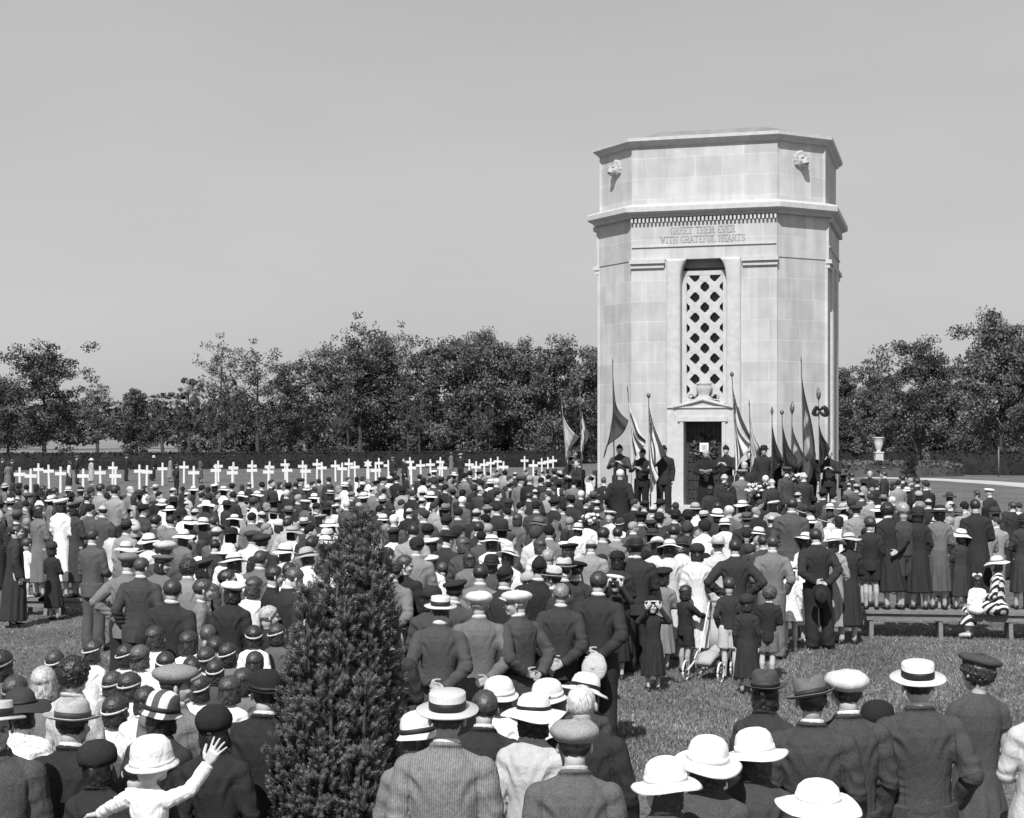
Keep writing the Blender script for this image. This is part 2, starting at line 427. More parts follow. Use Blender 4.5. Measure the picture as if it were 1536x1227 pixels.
def hair_mesh(style, hi=True):
    g = Geo(); V, Q, T = hair_geo('short' if style == 'bun' else style, hi); g.add(V, Q, T, 1 + .25 * vnoise(V * [60, 60, 14], 2))
    if style == 'bun': g.add(*ellipsoid((0, -.115, -.035), (.045, .035, .038), 16, 10))
    if style in ('curly',) and hi:
        for i in range(230):
            v = rng.normal(size=3); v /= np.linalg.norm(v)
            p = np.array((0, -.012, .03)) + v * (.099, .115, .106) * rng.uniform(.93, 1.04)
            if p[2] < hairline(p[None])[0] - .03: continue
            g.add(*ellipsoid(p, rng.uniform(.006, .015, 3), 8, 6), tone=.6 + .8 * rng.random())
    return g

def brimwave(amp, fr, bk, sd, rmin=.098):
    def f(V):
        V = V.copy(); r = np.hypot(V[:, 0], V[:, 1]); t = np.arctan2(V[:, 1], V[:, 0]); k = np.clip((r - rmin) / .08, 0, 1)
        V[:, 2] += k * (amp * np.sin(3 * t + 1) + fr * np.clip(np.sin(t), 0, 1) - bk * np.clip(-np.sin(t), 0, 1) * -1 + sd * np.cos(t) ** 2)
        return V
    return f

def hat_geos(style, hi=True):
    """list of (name, geo, material, is_band); brim plane at z=0"""
    n = 44 if hi else 16; out = []; g = Geo(); b = None; mt = 'felt'
    if style == 'boater':
        g.add(*lathe([(0, -.004), (.09, -.004), (.146, -.003), (.150, .001), (.149, .006), (.0915, .008), (.0885, .012), (.0875, .082), (.083, .088), (0, .089)], n, 1.14)); mt = 'straw'
        b = lathe([(0, .012), (.0902, .012), (.0898, .052), (0, .052)], n, 1.14)
    elif style in ('fedora', 'panama'):
        def fn(V):
            V = V.copy(); z = V[:, 2]; k = np.clip((z - .045) / .05, 0, 1); fr = np.clip(V[:, 1] / .09, 0, 1)
            V[:, 0] *= 1 - .28 * k * fr; r = np.hypot(V[:, 0], V[:, 1])
            V[:, 2] -= .022 * np.exp(-(V[:, 0] / .025) ** 2) * (z > .088) * 1.0
            return brimwave(.004, -.016, .004, .016)(V)
        g.add(*lathe([(0, -.006), (.088, -.006), (.125, -.003), (.143, .006), (.146, .010), (.142, .012), (.122, .004), (.096, .003), (.091, .006), (.088, .04), (.084, .075), (.074, .094), (.055, .103), (.03, .103), (0, .102)], n, 1.15, fn))
        b = lathe([(0, .008), (.0935, .008), (.0912, .038), (0, .038)], n, 1.15)
    elif style in ('wide', 'straww'):
        g.add(*lathe([(0, -.008), (.088, -.008), (.135, -.014), (.178, -.030), (.186, -.032), (.183, -.027), (.138, -.007), (.104, .003), (.097, .007), (.094, .03), (.085, .062), (.064, .083), (.035, .092), (0, .094)], n, 1.12, brimwave(.014, -.006, -.010, .010, .104)))
        b = lathe([(0, .008), (.0985, .008), (.0958, .028), (0, .028)], n, 1.12); mt = 'felt' if style == 'wide' else 'straw'
    elif style in ('cloche', 'striphat', 'sunhat'):
        e = .018 if style == 'sunhat' else 0
        g.add(*lathe([(0, -.036), (.092, -.036), (.118 + e * 2, -.044 - e * .3), (.127 + e * 2.4, -.040 - e * .4), (.122 + e * 2, -.036), (.106, -.02), (.099, .0), (.097, .03), (.086, .064), (.066, .084), (.036, .094), (0, .097)], n, 1.12, brimwave(.009, .006, -.008, .004, .1)))
        b = lathe([(0, -.014), (.1055, -.014), (.1012, .012), (0, .012)], n, 1.12); mt = 'striphat' if style == 'striphat' else 'felt'
    elif style == 'bowler':
        g.add(*lathe([(0, -.004), (.09, -.004), (.118, .0), (.130, .012), (.128, .017), (.118, .010), (.098, .004), (.093, .01), (.092, .05), (.080, .082), (.055, .099), (.025, .105), (0, .106)], n, 1.14, brimwave(0, -.01, -.01, .012, .1)))
        b = lathe([(0, .008), (.0955, .008), (.0945, .030), (0, .030)], n, 1.14)
    elif style == 'cap':
        def fn(V):
            V = V.copy(); V[:, 2] += .012 * np.clip(-V[:, 1] / .12, -1, 1) + .005 * vnoise(V * 20, 4); V[:, :2] *= (1 + .03 * vnoise(V * 16, 7))[:, None]; return V
        V, Q, T = lathe([(0, -.014), (.088, -.014), (.096, -.010), (.112, .006), (.123, .024), (.123, .044), (.110, .062), (.082, .076), (.042, .083), (.012, .085), (.010, .090), (0, .091)], n, 1.14); g.add(fn(V), Q, T)
        vis = []
        for r, z in ((.80, .012), (1.0, .010), (1.06, .004), (1.0, -.004), (.80, .002)):
            t = np.linspace(.30, pi - .30, 15); vis.append(np.stack([.096 * np.cos(t) * (1 + .03 * r), .065 + (.105 * np.sin(t)) * r * .85, np.full(15, z) - .02 * (1 - np.sin(t))], 1))
        R_ = np.array(vis); k = len(vis); idx = np.arange(k * 15).reshape(k, 15); i2 = np.roll(idx, -1, 0)
        g.add(R_.reshape(-1, 3), np.stack([idx[:, :-1], i2[:, :-1], i2[:, 1:], idx[:, 1:]], -1).reshape(-1, 4))
        mt = 'tweed'
    elif style in ('beret', 'sailor'):
        fl = style == 'sailor'
        def fn(V):
            V = V.copy(); V[:, 2] += (.0 if fl else .14) * V[:, 0] + .003 * vnoise(V * 20, 6); return V
        g.add(*lathe([(0, -.004), (.092, -.004), (.095, .016), (.118, .026), (.128, .042), (.118, .058), (.08, .068), (0, .072)], n, 1.1, fn))
        b = lathe([(0, -.006), (.094, -.006), (.0965, .014), (0, .014)], n, 1.1)
    elif style == 'skull':
        g.add(*lathe([(0, -.02), (.094, -.02), (.098, .02), (.086, .062), (.055, .088), (0, .098)], n, 1.13))
    elif style == 'garrison':
        ys = np.linspace(-.125, .125, 13); rings = []
        for yy in ys:
            h = .055 + .045 * (1 - (yy / .125) ** 2) + .01 * (yy > 0); w_ = .080 * max(1 - (yy / .128) ** 2, .02) ** .5
            rings.append([(w_, yy, -.012), (w_ * 1.02, yy, .02), (w_ * .6, yy, h * .7), (.006, yy, h), (-.006, yy, h), (-w_ * .6, yy, h * .7), (-w_ * 1.02, yy, .02), (-w_, yy, -.012)])
        V, Q, T = loft([np.array(r)[::-1] for r in rings]); g.add(V, Q, T)
    elif style == 'kepi':
        g.add(*lathe([(0, -.004), (.092, -.004), (.093, .03), (.118, .055), (.122, .066), (.115, .072), (0, .078)], n, 1.12))
        g.add(*tube([(-.07, .085, -.006), (0, .135, -.012), (.07, .085, -.006)], [.03, .036, .03], 10, .12, (0, 0, 1), 4))
        b = lathe([(0, .0), (.0945, .0), (.0955, .03), (0, .03)], n, 1.12)
    elif style == 'bonnet':
        g.add(*lathe([(0, -.075), (.09, -.075), (.105, -.07), (.125, -.062), (.128, -.056), (.112, -.048), (.101, -.03), (.102, .01), (.092, .055), (.066, .083), (.03, .094), (0, .096)], n, 1.08, lambda V: V * (1 + .02 * vnoise(V * 40, 3))[:, None]))
        b = lathe([(0, -.045), (.1085, -.045), (.1045, -.022), (0, -.022)], n, 1.08)
        mt = 'linen'
    elif style == 'bow':
        for sx in (-1, 1): g.add(*tube([(0, 0, .075), (sx * .03, 0, .10), (sx * .065, 0, .105), (sx * .075, 0, .075), (sx * .03, 0, .07), (0, 0, .075)], [.008, .02, .026, .022, .014, .008], 8, .5, (0, 1, 0), 3))
        mt = 'linen'
    elif style == 'headband':
        t = np.linspace(0, 2 * pi, 37); p = np.stack([.0885 * np.cos(t), -.012 + .107 * np.sin(t), -.005 + .03 * np.sin(t)], 1)
        rings = []
        for i in range(36):
            q = p[i]; o = np.array((cos(t[i]), sin(t[i]), 0)); rings.append([q + o * .003 + (0, 0, .008), q - o * .004 + (0, 0, .008), q - o * .004 - (0, 0, .008), q + o * .003 - (0, 0, .008)])
        rings.append(rings[0]); g.add(*loft([np.array(r) for r in rings], False)); mt = 'linen'
    elif style == 'turban':
        g.add(*lathe([(0, -.03), (.096, -.03), (.104, .0), (.102, .03), (.088, .062), (.055, .086), (0, .096)], n, 1.14, lambda V: V * (1 + .03 * vnoise(V * [30, 30, 60], 9))[:, None]))
    if hi and style not in ('headband', 'bow', 'garrison'):   # dents and bends of a worn hat
        dent = lambda V: V * (1.025, 1.025, 1.03) + np.stack([.0022 * vnoise(V * 15, 31), .0022 * vnoise(V * 15, 32), .003 * vnoise(V * 12, 33)], 1)
        g.V = [dent(v) for v in g.V]
        if b is not None: b = (dent(b[0]),) + tuple(b[1:])
    out.append(('hat', g, mt))
    if b is not None:
        gb = Geo(); gb.add(*b); out.append(('hat_band', gb, 'band'))
    return out

HATADD = dict(none=0, boater=.022, fedora=.035, panama=.035, wide=.022, straww=.022, cloche=.022, striphat=.022, sunhat=.022, bowler=.035, cap=.02, beret=.012,
              sailor=.01, skull=.02, garrison=.03, kepi=.012, bonnet=.02, bow=.03, headband=.002, turban=.02)

def head_mats(kind, yaw, pitch):
    K = KIND[kind]
    Mn = Matrix.Translation((0, .0, 1.50 * K['kb'])) @ Matrix.Rotation(R(yaw), 4, 'Z') @ Matrix.Rotation(R(-pitch), 4, 'X')
    return Mn @ Matrix.Translation((0, .016, .113 * K['hs'])) @ Matrix.Scale(K['hs'], 4), Mn

def arm_pts(kind, pose):
    K = KIND[kind]; kb = K['kb']; fx = K['sh'] / .19; res = []
    pl, pr = MIX.get(pose, (pose, pose))
    for side, pz in ((-1, pl), (1, pr)):
        e, w, d, nr = ARMS[pz]
        f = lambda p: np.array((p[0] * (.35 + .65 * fx) * side, p[1], p[2])) * kb
        if pz == 'behind' and side < 0: w = (w[0] + .02, w[1] + .045, w[2] + .03)
        sh = np.array((K['sh'] * side, -.012, 1.372)) * kb
        res.append((sh, f(e), f(w), np.array((d[0] * side, d[1], d[2])), np.array((nr[0] * side, nr[1], nr[2])), side))
    return res

TORSO = dict(
    jacket=[(.76, .190, .138, 0), (.86, .190, .140, 0), (1.00, .172, .126, 0), (1.12, .172, .124, -.004), (1.26, .194, .130, -.01), (1.35, .198, .124, -.014), (1.405, .172, .108, -.014), (1.445, .125, .088, -.012), (1.478, .088, .072, -.008), (1.512, .070, .066, -.004)],
    jackw=[(.80, .180, .138, 0), (.90, .172, .130, 0), (1.02, .142, .112, 0), (1.15, .148, .118, 0), (1.27, .166, .124, -.005), (1.36, .168, .112, -.01), (1.405, .148, .098, -.01), (1.465, .09, .07, -.005), (1.50, .06, .058, 0)],
    coat=[(.30, .245, .205, 0), (.45, .235, .190, 0), (.70, .208, .160, 0), (.88, .188, .142, 0), (1.02, .152, .118, 0), (1.15, .152, .120, 0), (1.27, .168, .126, -.005), (1.36, .172, .116, -.01), (1.405, .152, .098, -.01), (1.465, .095, .074, -.005), (1.51, .064, .062, 0)],
    dress=[(.62, .265, .22, 0), (.75, .23, .185, 0), (.90, .185, .145, 0), (1.02, .150, .120, 0), (1.15, .150, .118, 0), (1.27, .165, .120, -.005), (1.36, .168, .110, -.01), (1.405, .150, .098, -.01), (1.465, .09, .07, -.005), (1.495, .062, .058, 0)],
    robe=[(.12, .265, .22, 0), (.45, .24, .195, 0), (.80, .215, .165, 0), (1.02, .185, .140, 0), (1.15, .182, .135, -.004), (1.26, .196, .132, -.01), (1.35, .198, .124, -.014), (1.405, .172, .108, -.014), (1.445, .125, .088, -.012), (1.478, .088, .072, -.008), (1.515, .070, .066, -.004)],
    sweater=[(.90, .176, .132, 0), (1.00, .172, .126, 0), (1.12, .172, .124, 0), (1.26, .186, .126, -.008), (1.36, .190, .118, -.01), (1.405, .168, .098, -.01), (1.465, .10, .076, -.005), (1.50, .066, .062, 0)],
    skirt=[(.32, .225, .185, 0), (.50, .218, .176, 0), (.75, .200, .155, 0), (.90, .180, .135, 0), (1.03, .140, .110, 0)],
    shorts=[], trousers=[])
SLEEVE = dict(jacket=(.078, .062, .052), jackw=(.066, .052, .043), coat=(.070, .056, .047), dress=(.062, .05, .042), robe=(.078, .07, .075), sweater=(.068, .056, .046))

def garment_geo(kind, pose, g_, vox, short=False, sit=False):
    K = KIND[kind]; kb = K['kb']; g = Geo(); fx = K['sh'] / (.19 if g_ in ('jacket', 'robe', 'sweater') else .165)
    a = np.arange(28) * 2 * pi / 28; hero = vox < .0085
    if TORSO[g_]:
        prof = TORSO[g_]
        if sit: prof = [p for p in prof if p[0] > .84]
        rings = []
        for z, rx, ry, cy in prof:
            ca, sa = np.cos(a), np.sin(a); e = .86 if z > .8 else 1.0
            rings.append(np.stack([fx * rx * np.sign(ca) * np.abs(ca) ** e, cy + ry * np.sign(sa) * np.abs(sa) ** e, np.full(28, z)], 1) * kb)
        g.add(*loft(rings))
    if g_ in SLEEVE:
        r0, r1, r2 = np.array(SLEEVE[g_]) * kb * (1.3 if kind == 't' else 1)
        for sh, e, w, d, nr, side in arm_pts(kind, pose):
            g.add(*ellipsoid(sh, (r0 * .98,) * 3, 14, 10)); g.add(*tube([sh, sh * .55 + e * .45], [r0 * .98, r0 * .93], 12))
            if short: g.add(*tube([sh, sh * .6 + e * .4], [r0, r0 * 1.02], 12))
            else:
                g.add(*tube([sh, e], [r0, r1], 12)); g.add(*tube([e, w + (w - e) * .02], [r1 * 1.02, r2], 12)); g.add(*ellipsoid(e, (r1 * 1.03,) * 3, 12, 8))
            g.add(*tube([np.array((side * .035, -.010, 1.462)) * kb, np.array((side * .09, -.012, 1.425)) * kb, sh + (side * .01 * kb, 0, .012 * kb)], [.045 * kb, .05 * kb, .052 * kb], 10))
    if g_ in ('jacket', 'robe', 'coat', 'jackw') and hero:   # the turned-down collar round the neck
        t = np.arange(24) * 2 * pi / 24
        p = np.stack([.074 * np.cos(t), .070 * np.sin(t) - .004, 1.488 - .022 * np.sin(t)], 1) * kb
        for i in range(24): g.add(*tube([p[i], p[(i + 1) % 24]], [.014 * kb] * 2, 6))
    if g_ in ('trousers', 'shorts'):
        zk = .10 if g_ == 'trousers' else .56
        for s in (-1, 1):
            if g_ == 'trousers': g.add(*tube(np.array([(s * .085, 0, .95), (s * .098, .0, .80), (s * .105, .012, .50), (s * .11, -.012, .25), (s * .112, 0, .055)]) * kb, np.array([.12, .108, .088, .088, .095]) * kb, 16, 1, (0, 1, 0), 2))
            else: g.add(*tube(np.array([(s * .085, 0, .95), (s * .098, .0, .80), (s * .108, .008, zk)]) * kb, np.array([.105, .108, .112]) * kb, 16, 1, (0, 1, 0), 2))
        g.add(*ellipsoid(np.array((0, -.008, .93)) * kb, np.array((.172, .132, .15) if g_ == 'trousers' else (.160, .115, .15)) * kb, 16, 10))
    if sit and g_ in ('coat', 'dress', 'skirt'):
        for s in (-1, 1):
            g.add(*tube(np.array([(s * .08, -.02, .92), (s * .09, .22, .93), (s * .09, .43, .90)]) * kb, np.array([.13, .12, .10]) * kb, 14))
            g.add(*tube(np.array([(s * .09, .43, .90), (s * .09, .47, .62)]) * kb, np.array([.10, .13]) * kb, 14))
        g.add(*ellipsoid(np.array((0, .2, .9)) * kb, np.array((.14, .28, .09)) * kb, 14, 9))
        g.add(*ellipsoid(np.array((0, -.04, .90)) * kb, np.array((.18, .15, .12)) * kb, 14, 9))
    V, Q, T = remesh(g, vox * (1.15 if hero else 1), 2 if hero else 1)
    N = vnormals(V, Q, T); sc = 1 / kb; d = np.zeros(len(V))
    U = V * sc
    d += .0075 * vnoise(U * [8, 8, 4.0], 1) + .0025 * vnoise(U * [19, 19, 7], 2)
    if g_ in ('jacket', 'jackw', 'sweater'): d += .006 * np.exp(-((U[:, 2] - 1.06) / .10) ** 2) * np.sin(75 * U[:, 2] + 9 * vnoise(U * [5, 5, 3], 21)) * np.clip(vnoise(U * [5, 5, 3], 22) + .3, 0, 1)
    if g_ in ('coat', 'dress', 'skirt', 'robe') and not sit:
        th = np.arctan2(U[:, 1], U[:, 0]); low = np.clip((.98 - U[:, 2]) / .5, 0, 1)
        d += low * (.011 if g_ != 'dress' else .016) * np.sin(11 * th + 2.2 * vnoise(U * [3, 3, 1.5], 3))
    if g_ == 'trousers':
        d += .006 * np.sin(30 * U[:, 2] + 5 * vnoise(U * [7, 7, 5], 4)) * np.exp(-((U[:, 2] - .12) / .12) ** 2)
    if g_ in SLEEVE and not short:
        for sh, e, w, _, _, side in arm_pts(kind, pose):
            for A, B in ((sh, e), (e, w)):
                ax = (B - A) / np.linalg.norm(B - A); L = np.linalg.norm(B - A); t = (V - A) @ ax
                rr = np.linalg.norm(V - A - t[:, None] * ax, axis=1)
                on = np.exp(-(rr / (.085 * kb)) ** 4) * ((t > 0) & (t < L))
                k = np.exp(-((np.linalg.norm(V - e, axis=1)) / (.13 * kb)) ** 2)
                d += on * (.0035 + .0085 * k) * np.sin(52 * t * sc + 7 * vnoise(U * 9, 6 + side)) * (.6 + .6 * vnoise(U * [6, 6, 6], 15))
            pit = np.array((side * (K['sh'] - .02), -.07, 1.29)) * kb
            k = np.exp(-(np.linalg.norm((V - pit), axis=1) / (.10 * kb)) ** 2)
            d += k * .007 * np.sin(70 * (U[:, 0] * side * .75 - U[:, 2] * .6) + 3 * vnoise(U * 7, 9))
    if g_ in ('jacket',) and hero:                        # centre seam and side vents at the back, waist dart
        bk = np.clip(-U[:, 1] / .05, 0, 1)
        d -= bk * .004 * np.exp(-(U[:, 0] / .006) ** 2) * (U[:, 2] > .78)
        d -= .006 * np.exp(-((np.abs(U[:, 0]) - .166 - .10 * (1.40 - U[:, 2]) ** 2) / .007) ** 2) * (U[:, 2] > 1.17) * (U[:, 2] < 1.425)
        d -= bk * .004 * np.exp(-((np.abs(U[:, 0]) - .118) / .006) ** 2) * (U[:, 2] < 1.1)
    V = V + N * (d * kb)[:, None]
    tone = 1 + .10 * vnoise(U * [14, 14, 6], 12)
    out = Geo(); out.add(V, Q, T, tone); return out

def body_geo(kind, pose, yaw, pitch, vox, bare_arms=False, sit=False):
    K = KIND[kind]; kb = K['kb']; hs = K['hs']; g = Geo(); Mh, Mn = head_mats(kind, yaw, pitch)
    head_geo(g, Mh)
    nb = np.array(Mh @ Vector((0, -.03, -.05)))
    g.add(*tube([np.array((0, -.008, 1.40)) * kb, np.array((0, -.008, 1.49)) * kb, nb], np.array([.062, .055, .052]) * (kb * .5 + hs * .5) * (1 if kind == 'm' else .86), 14))
    rings = [(1.42, .06, .05), (1.34, .14, .08), (1.2, .13, .08), (1.0, .12, .08), (.9, .13, .09)]
    a = np.arange(14) * 2 * pi / 14; fx = K['sh'] / .19
    g.add(*loft([np.stack([fx * rx * np.cos(a), -.006 + ry * np.sin(a), np.full(14, z)], 1) * kb for z, rx, ry in rings[::-1]]))
    ra = np.array((.046, .038, .027)) * kb if bare_arms else np.array((.036, .034, .026)) * kb
    for sh, e, w, d, nr, side in arm_pts(kind, pose):
        g.add(*tube([sh + (-side * .05 * kb, 0, 0), sh, e], [ra[0], ra[0], ra[1]], 10)); g.add(*tube([e, w], [ra[1], ra[2]], 10)); g.add(*ellipsoid(e, (ra[1],) * 3, 10, 7))
        cu, spr = (.12, .34) if (pose.startswith('wave') and side > 0) else (.42, .06)
        hand_geo(g, w, d, nr, side, kb * (1.0 if kind in 'mw' else 1.12 if kind == 'c' else 1.45), cu, spr)
    for s in (-1, 1):
        if sit:
            g.add(*tube(np.array([(s * .09, 0, .90), (s * .09, .44, .90), (s * .09, .47, .65), (s * .09, .45, .50)]) * kb, np.array([.07, .06, .05, .036]) * kb, 10))
            g.add(*tube(np.array([(s * .09, .42, .47), (s * .09, .54, .455)]) * kb, np.array([.034, .03]) * kb, 10))
        else:
            g.add(*tube(np.array([(s * .09, 0, .93), (s * .095, .005, .72), (s * .095, .006, .49), (s * .095, -.022, .34), (s * .095, -.012, .2), (s * .095, -.01, .07)]) * kb, np.array([.078, .072, .052, .056, .042, .034]) * kb, 12, 1, (0, 1, 0), 2))
            g.add(*tube(np.array([(s * .095, -.03, .045), (s * .10, .06, .04), (s * .105, .14, .028)]) * kb, np.array([.034, .034, .026]) * kb, 10, .8))
    V, Q, T = remesh(g, vox, 1)
    tone = np.ones(len(V)); inv = np.array(Mh.inverted()); L = V @ inv[:3, :3].T + inv[:3, 3]
    N = vnormals(V, Q, T); front = np.clip((L[:, 1] - .02) / .03, 0, 1); push = np.zeros(len(V))
    for sx in (-1, 1):
        dd = ((L[:, 0] - sx * .031) / .019) ** 2 + ((L[:, 2] - .002) / .012) ** 2
        push -= .010 * np.exp(-dd) * front
        de = ((L[:, 0] - sx * .031) / .013) ** 2 + ((L[:, 2] - .001) / .0065) ** 2
        face = (L[:, 1] > .04) & (L[:, 1] < .115) & (np.abs(L[:, 0]) < .07); tone = np.where((de < 1) & face, .22, tone)
        db = ((L[:, 0] - sx * .033) / .022) ** 2 + ((L[:, 2] - .022 + .2 * np.abs(np.abs(L[:, 0]) - .033)) / .006) ** 2
        tone = np.where((db < 1) & face, .35, tone)
    dm = (L[:, 0] / .024) ** 2 + ((L[:, 2] + .060) / .008) ** 2
    tone = np.where((dm < 1) & face, .62, tone)
    push -= .004 * np.exp(-((L[:, 2] + .060) / .003) ** 2 - (L[:, 0] / .022) ** 2) * front
    V = V + N * (push * hs)[:, None]
    out = Geo(); out.add(V, Q, T, tone); return out

def collar_geo(kind):
    kb = KIND[kind]['kb']; t = np.arange(28) * 2 * pi / 28; rings = []
    for r, z in ((.060, 1.48), (.0675, 1.485), (.0675, 1.512), (.064, 1.520), (.058, 1.515)):
        rings.append(np.stack([r * np.cos(t), r * .98 * np.sin(t) - .006, z - .020 * np.sin(t)], 1) * kb)
    g = Geo(); g.add(*loft(rings, False)); return g

def shoe_geo(kind, s, sit=False):
    kb = KIND[kind]['kb']; g = Geo()
    if sit: p = [(s * .09, .40, .455), (s * .09, .50, .45), (s * .09, .585, .435)]
    else: p = [(s * .10, -.055, .045), (s * .105, .06, .043), (s * .112, .185, .030)]
    g.add(*tube(np.array(p) * kb, np.array([.044, .046, .032]) * kb, 12, .85, (0, 0, 1), 3)); return g

OUT = dict(suit=('jacket', 'trousers'), coat=('coat',), dress=('dress',), robe=('robe',), skirtsuit=('jackw', 'skirt'), boy=('sweater', 'shorts'), boyjacket=('jacket', 'shorts'))
_cache = {}
def cached(key, fn):
    if key not in _cache: _cache[key] = fn()
    return _cache[key]

def parts_of(p, vox, lo=False):
    """(name, key, geo maker, material, tone, matrix, parent name) for each part of a person"""
    k, pose, yaw, pitch, sit = p['kind'], p['pose'], p['yaw'], p['pitch'], p.get('sit', False); res = []
    short = p.get('short', False)
    res.append(('person', ('body', k, pose, yaw, pitch, vox, short, sit), lambda: body_geo(k, pose, yaw, pitch, vox, short, sit), 'skin', p['skin'], None, None))
    out = OUT[p['outfit']]; sit_names = dict(jacket='jacket', trousers='trousers', coat='coat', dress='dress', robe='robe', jackw='jacket', skirt='skirt', sweater='sweater', shorts='shorts')
    for i, gname in enumerate(out):
        tone = p['top'] if i == 0 else p['bottom']; mt = p['mat'] if i == 0 else ('cloth' if p['bottom'] < .5 else 'linen')
        pz = pose if gname in SLEEVE else '-'
        res.append((sit_names[gname], ('garment', k, pz, gname, vox, short, sit), lambda gname=gname, pz=pz: garment_geo(k, pz if pz != '-' else 'down', gname, vox, short, sit), mt, tone, None, 'person'))
    if p.get('collar') is not None: res.append(('shirt_collar', ('collar', k), lambda: collar_geo(k), 'linen', p['collar'], None, 'person'))
    Mh, _ = head_mats(k, yaw, pitch)
    if p['hair'] != 'none': res.append(('hair', ('hair', p['hair'], not lo), lambda: hair_mesh(p['hair'], not lo), 'hair', p['hairtone'], Mh @ Matrix.Translation((0, -.012 * .05, -.004)) @ Matrix.Diagonal((.965, .965, .955, 1)) if p['hat'] not in ('none', 'headband', 'bow') else Mh, 'person'))
    if p['hat'] != 'none':
        z, tilt = (.050, -6)
        if p['hat'] in ('bow', 'headband'): z, tilt = .03, 0
        if p['hat'] in ('skull', 'bonnet'): z = .045
        if p['hat'] in ('wide', 'sunhat', 'cloche', 'straww', 'turban', 'bowler', 'skull') and 'zr' in p: Mz = Matrix.Rotation(R(p['zr']), 4, 'Z')
        else: Mz = Matrix.Identity(4)
        Mt = Mh @ Matrix.Translation((0, -.010, z)) @ Matrix.Rotation(R(p.get('tx', 0)), 4, 'Y') @ Matrix.Rotation(R(-tilt + p.get('ty', 0)), 4, 'X') @ Mz
        for nm, gg, mt in cached(('hatgeo', p['hat'], not lo), lambda: hat_geos(p['hat'], not lo)):
            res.append((nm, ('hat', p['hat'], nm, not lo), lambda gg=gg: gg, p.get('hatmat') or mt if nm == 'hat' else mt, p['hattone'] if nm == 'hat' else p['bandtone'], Mt if nm == 'hat' else None, 'person' if nm == 'hat' else 'hat'))
    if not lo and p.get('shoes', True):
        for s in (-1, 1): res.append(('shoe', ('shoe', k, s, sit), lambda s=s: shoe_geo(k, s, sit), 'leather', p['shoetone'], None, 'person'))
    return res

def spawn(p, vox):
    made = {}; root = None
    for nm, key, fn, mt, tone, Mx, par in parts_of(p, vox):
        me = cached(('mesh', mt) + key, lambda: fn().mesh(nm, M[mt]))
        o = link(nm, me, made.get(par), tone)
        if Mx is not None: o.matrix_local = Mx
        if root is None: root = o
        made[nm] = o
    root.location = p['loc']; root.rotation_euler = (R(p.get('ltx', 0)), R(p.get('lty', 0)), R(p['rot'])); q = np.random.default_rng(int(p['px'] * 13 + p['py'] * 7)); wd_ = p['scale'] * q.uniform(.95, 1.06); root.scale = (wd_, wd_ if p['t'] != 'M' else wd_ * q.uniform(.97, 1.08), p['scale'])
    return root
# ---------------------------------------------------------------- ground, field, path
PATH_MAT = None
def sheet(name, x0, x1, y0, y1, z, m, nx=1, ny=1):
    g = Geo(); X, Y = np.meshgrid(np.linspace(x0, x1, nx + 1), np.linspace(y0, y1, ny + 1))
    V = np.stack([X.ravel(), Y.ravel(), np.full(X.size, z)], 1); i = np.arange((nx + 1) * (ny + 1)).reshape(ny + 1, nx + 1)
    g.add(V, np.stack([i[:-1, :-1], i[:-1, 1:], i[1:, 1:], i[1:, :-1]], -1).reshape(-1, 4))
    return tag(g.obj(name, m, None, False), kind='structure')

def ground_mat(name, base, scales, v):
    m = bpy.data.materials.new(name); m.use_nodes = True; nt = m.node_tree; n, l = nt.nodes, nt.links
    p = n['Principled BSDF']; p.inputs['Roughness'].default_value = .95; p.inputs['Specular IOR Level'].default_value = .1
    tc = n.new('ShaderNodeTexCoord'); last = None
    for s, a in zip(scales, v):
        z = n.new('ShaderNodeTexNoise'); z.inputs['Scale'].default_value = s; z.inputs['Detail'].default_value = 3
        l.new(tc.outputs['Object'], z.inputs['Vector'])
        r = n.new('ShaderNodeMapRange'); r.inputs['From Min'].default_value = .32; r.inputs['From Max'].default_value = .68
        r.inputs['To Min'].default_value = 1 - a; r.inputs['To Max'].default_value = 1 + a; l.new(z.outputs['Fac'], r.inputs['Value'])
        k = n.new('ShaderNodeMath'); k.operation = 'MULTIPLY'; l.new(r.outputs[0], k.inputs[0])
        if last is None: k.inputs[1].default_value = base
        else: l.new(last, k.inputs[1])
        last = k.outputs[0]
    l.new(last, p.inputs['Base Color'])
    b = n.new('ShaderNodeBump'); b.inputs['Strength'].default_value = .6; b.inputs['Distance'].default_value = .05
    l.new(z.outputs['Fac'], b.inputs['Height']); l.new(b.outputs[0], p.inputs['Normal'])
    return m
M['grass'] = ground_mat('lawn', .122, (.35, 3, 22), (.18, .22, .5))
M['field'] = ground_mat('rye_field', .20, (.02, .2, 2), (.15, .12, .2))
M['gravel'] = ground_mat('gravel', .42, (.6, 9), (.1, .15))
sheet('ground', -1500, 1500, -40, 3000, 0, M['grass'])
sheet('field', -900, 900, 205, 900, .006, M['field'])
_p = Geo()
def strip(name, pts, w, z, m):
    g = Geo(); pts = [Vector(p) for p in pts]; V = []
    for i, p in enumerate(pts):
        d = (pts[min(i + 1, len(pts) - 1)] - pts[max(i - 1, 0)]).normalized(); nrm = Vector((-d.y, d.x, 0))
        V += [tuple(p + nrm * w / 2)[:2] + (z,), tuple(p - nrm * w / 2)[:2] + (z,)]
    g.add(V, [(2 * i + 1, 2 * i + 3, 2 * i + 2, 2 * i) for i in range(len(pts) - 1)])
    return tag(g.obj(name, m, None, False), kind='structure')
def gp(x, y): return at(x, y, ground_d(y))
strip('path', [gp(1300, 716.5), gp(1375, 718), gp(1450, 721.5), gp(1536, 727.5), gp(1640, 737)], 3.2, .010, M['gravel'])

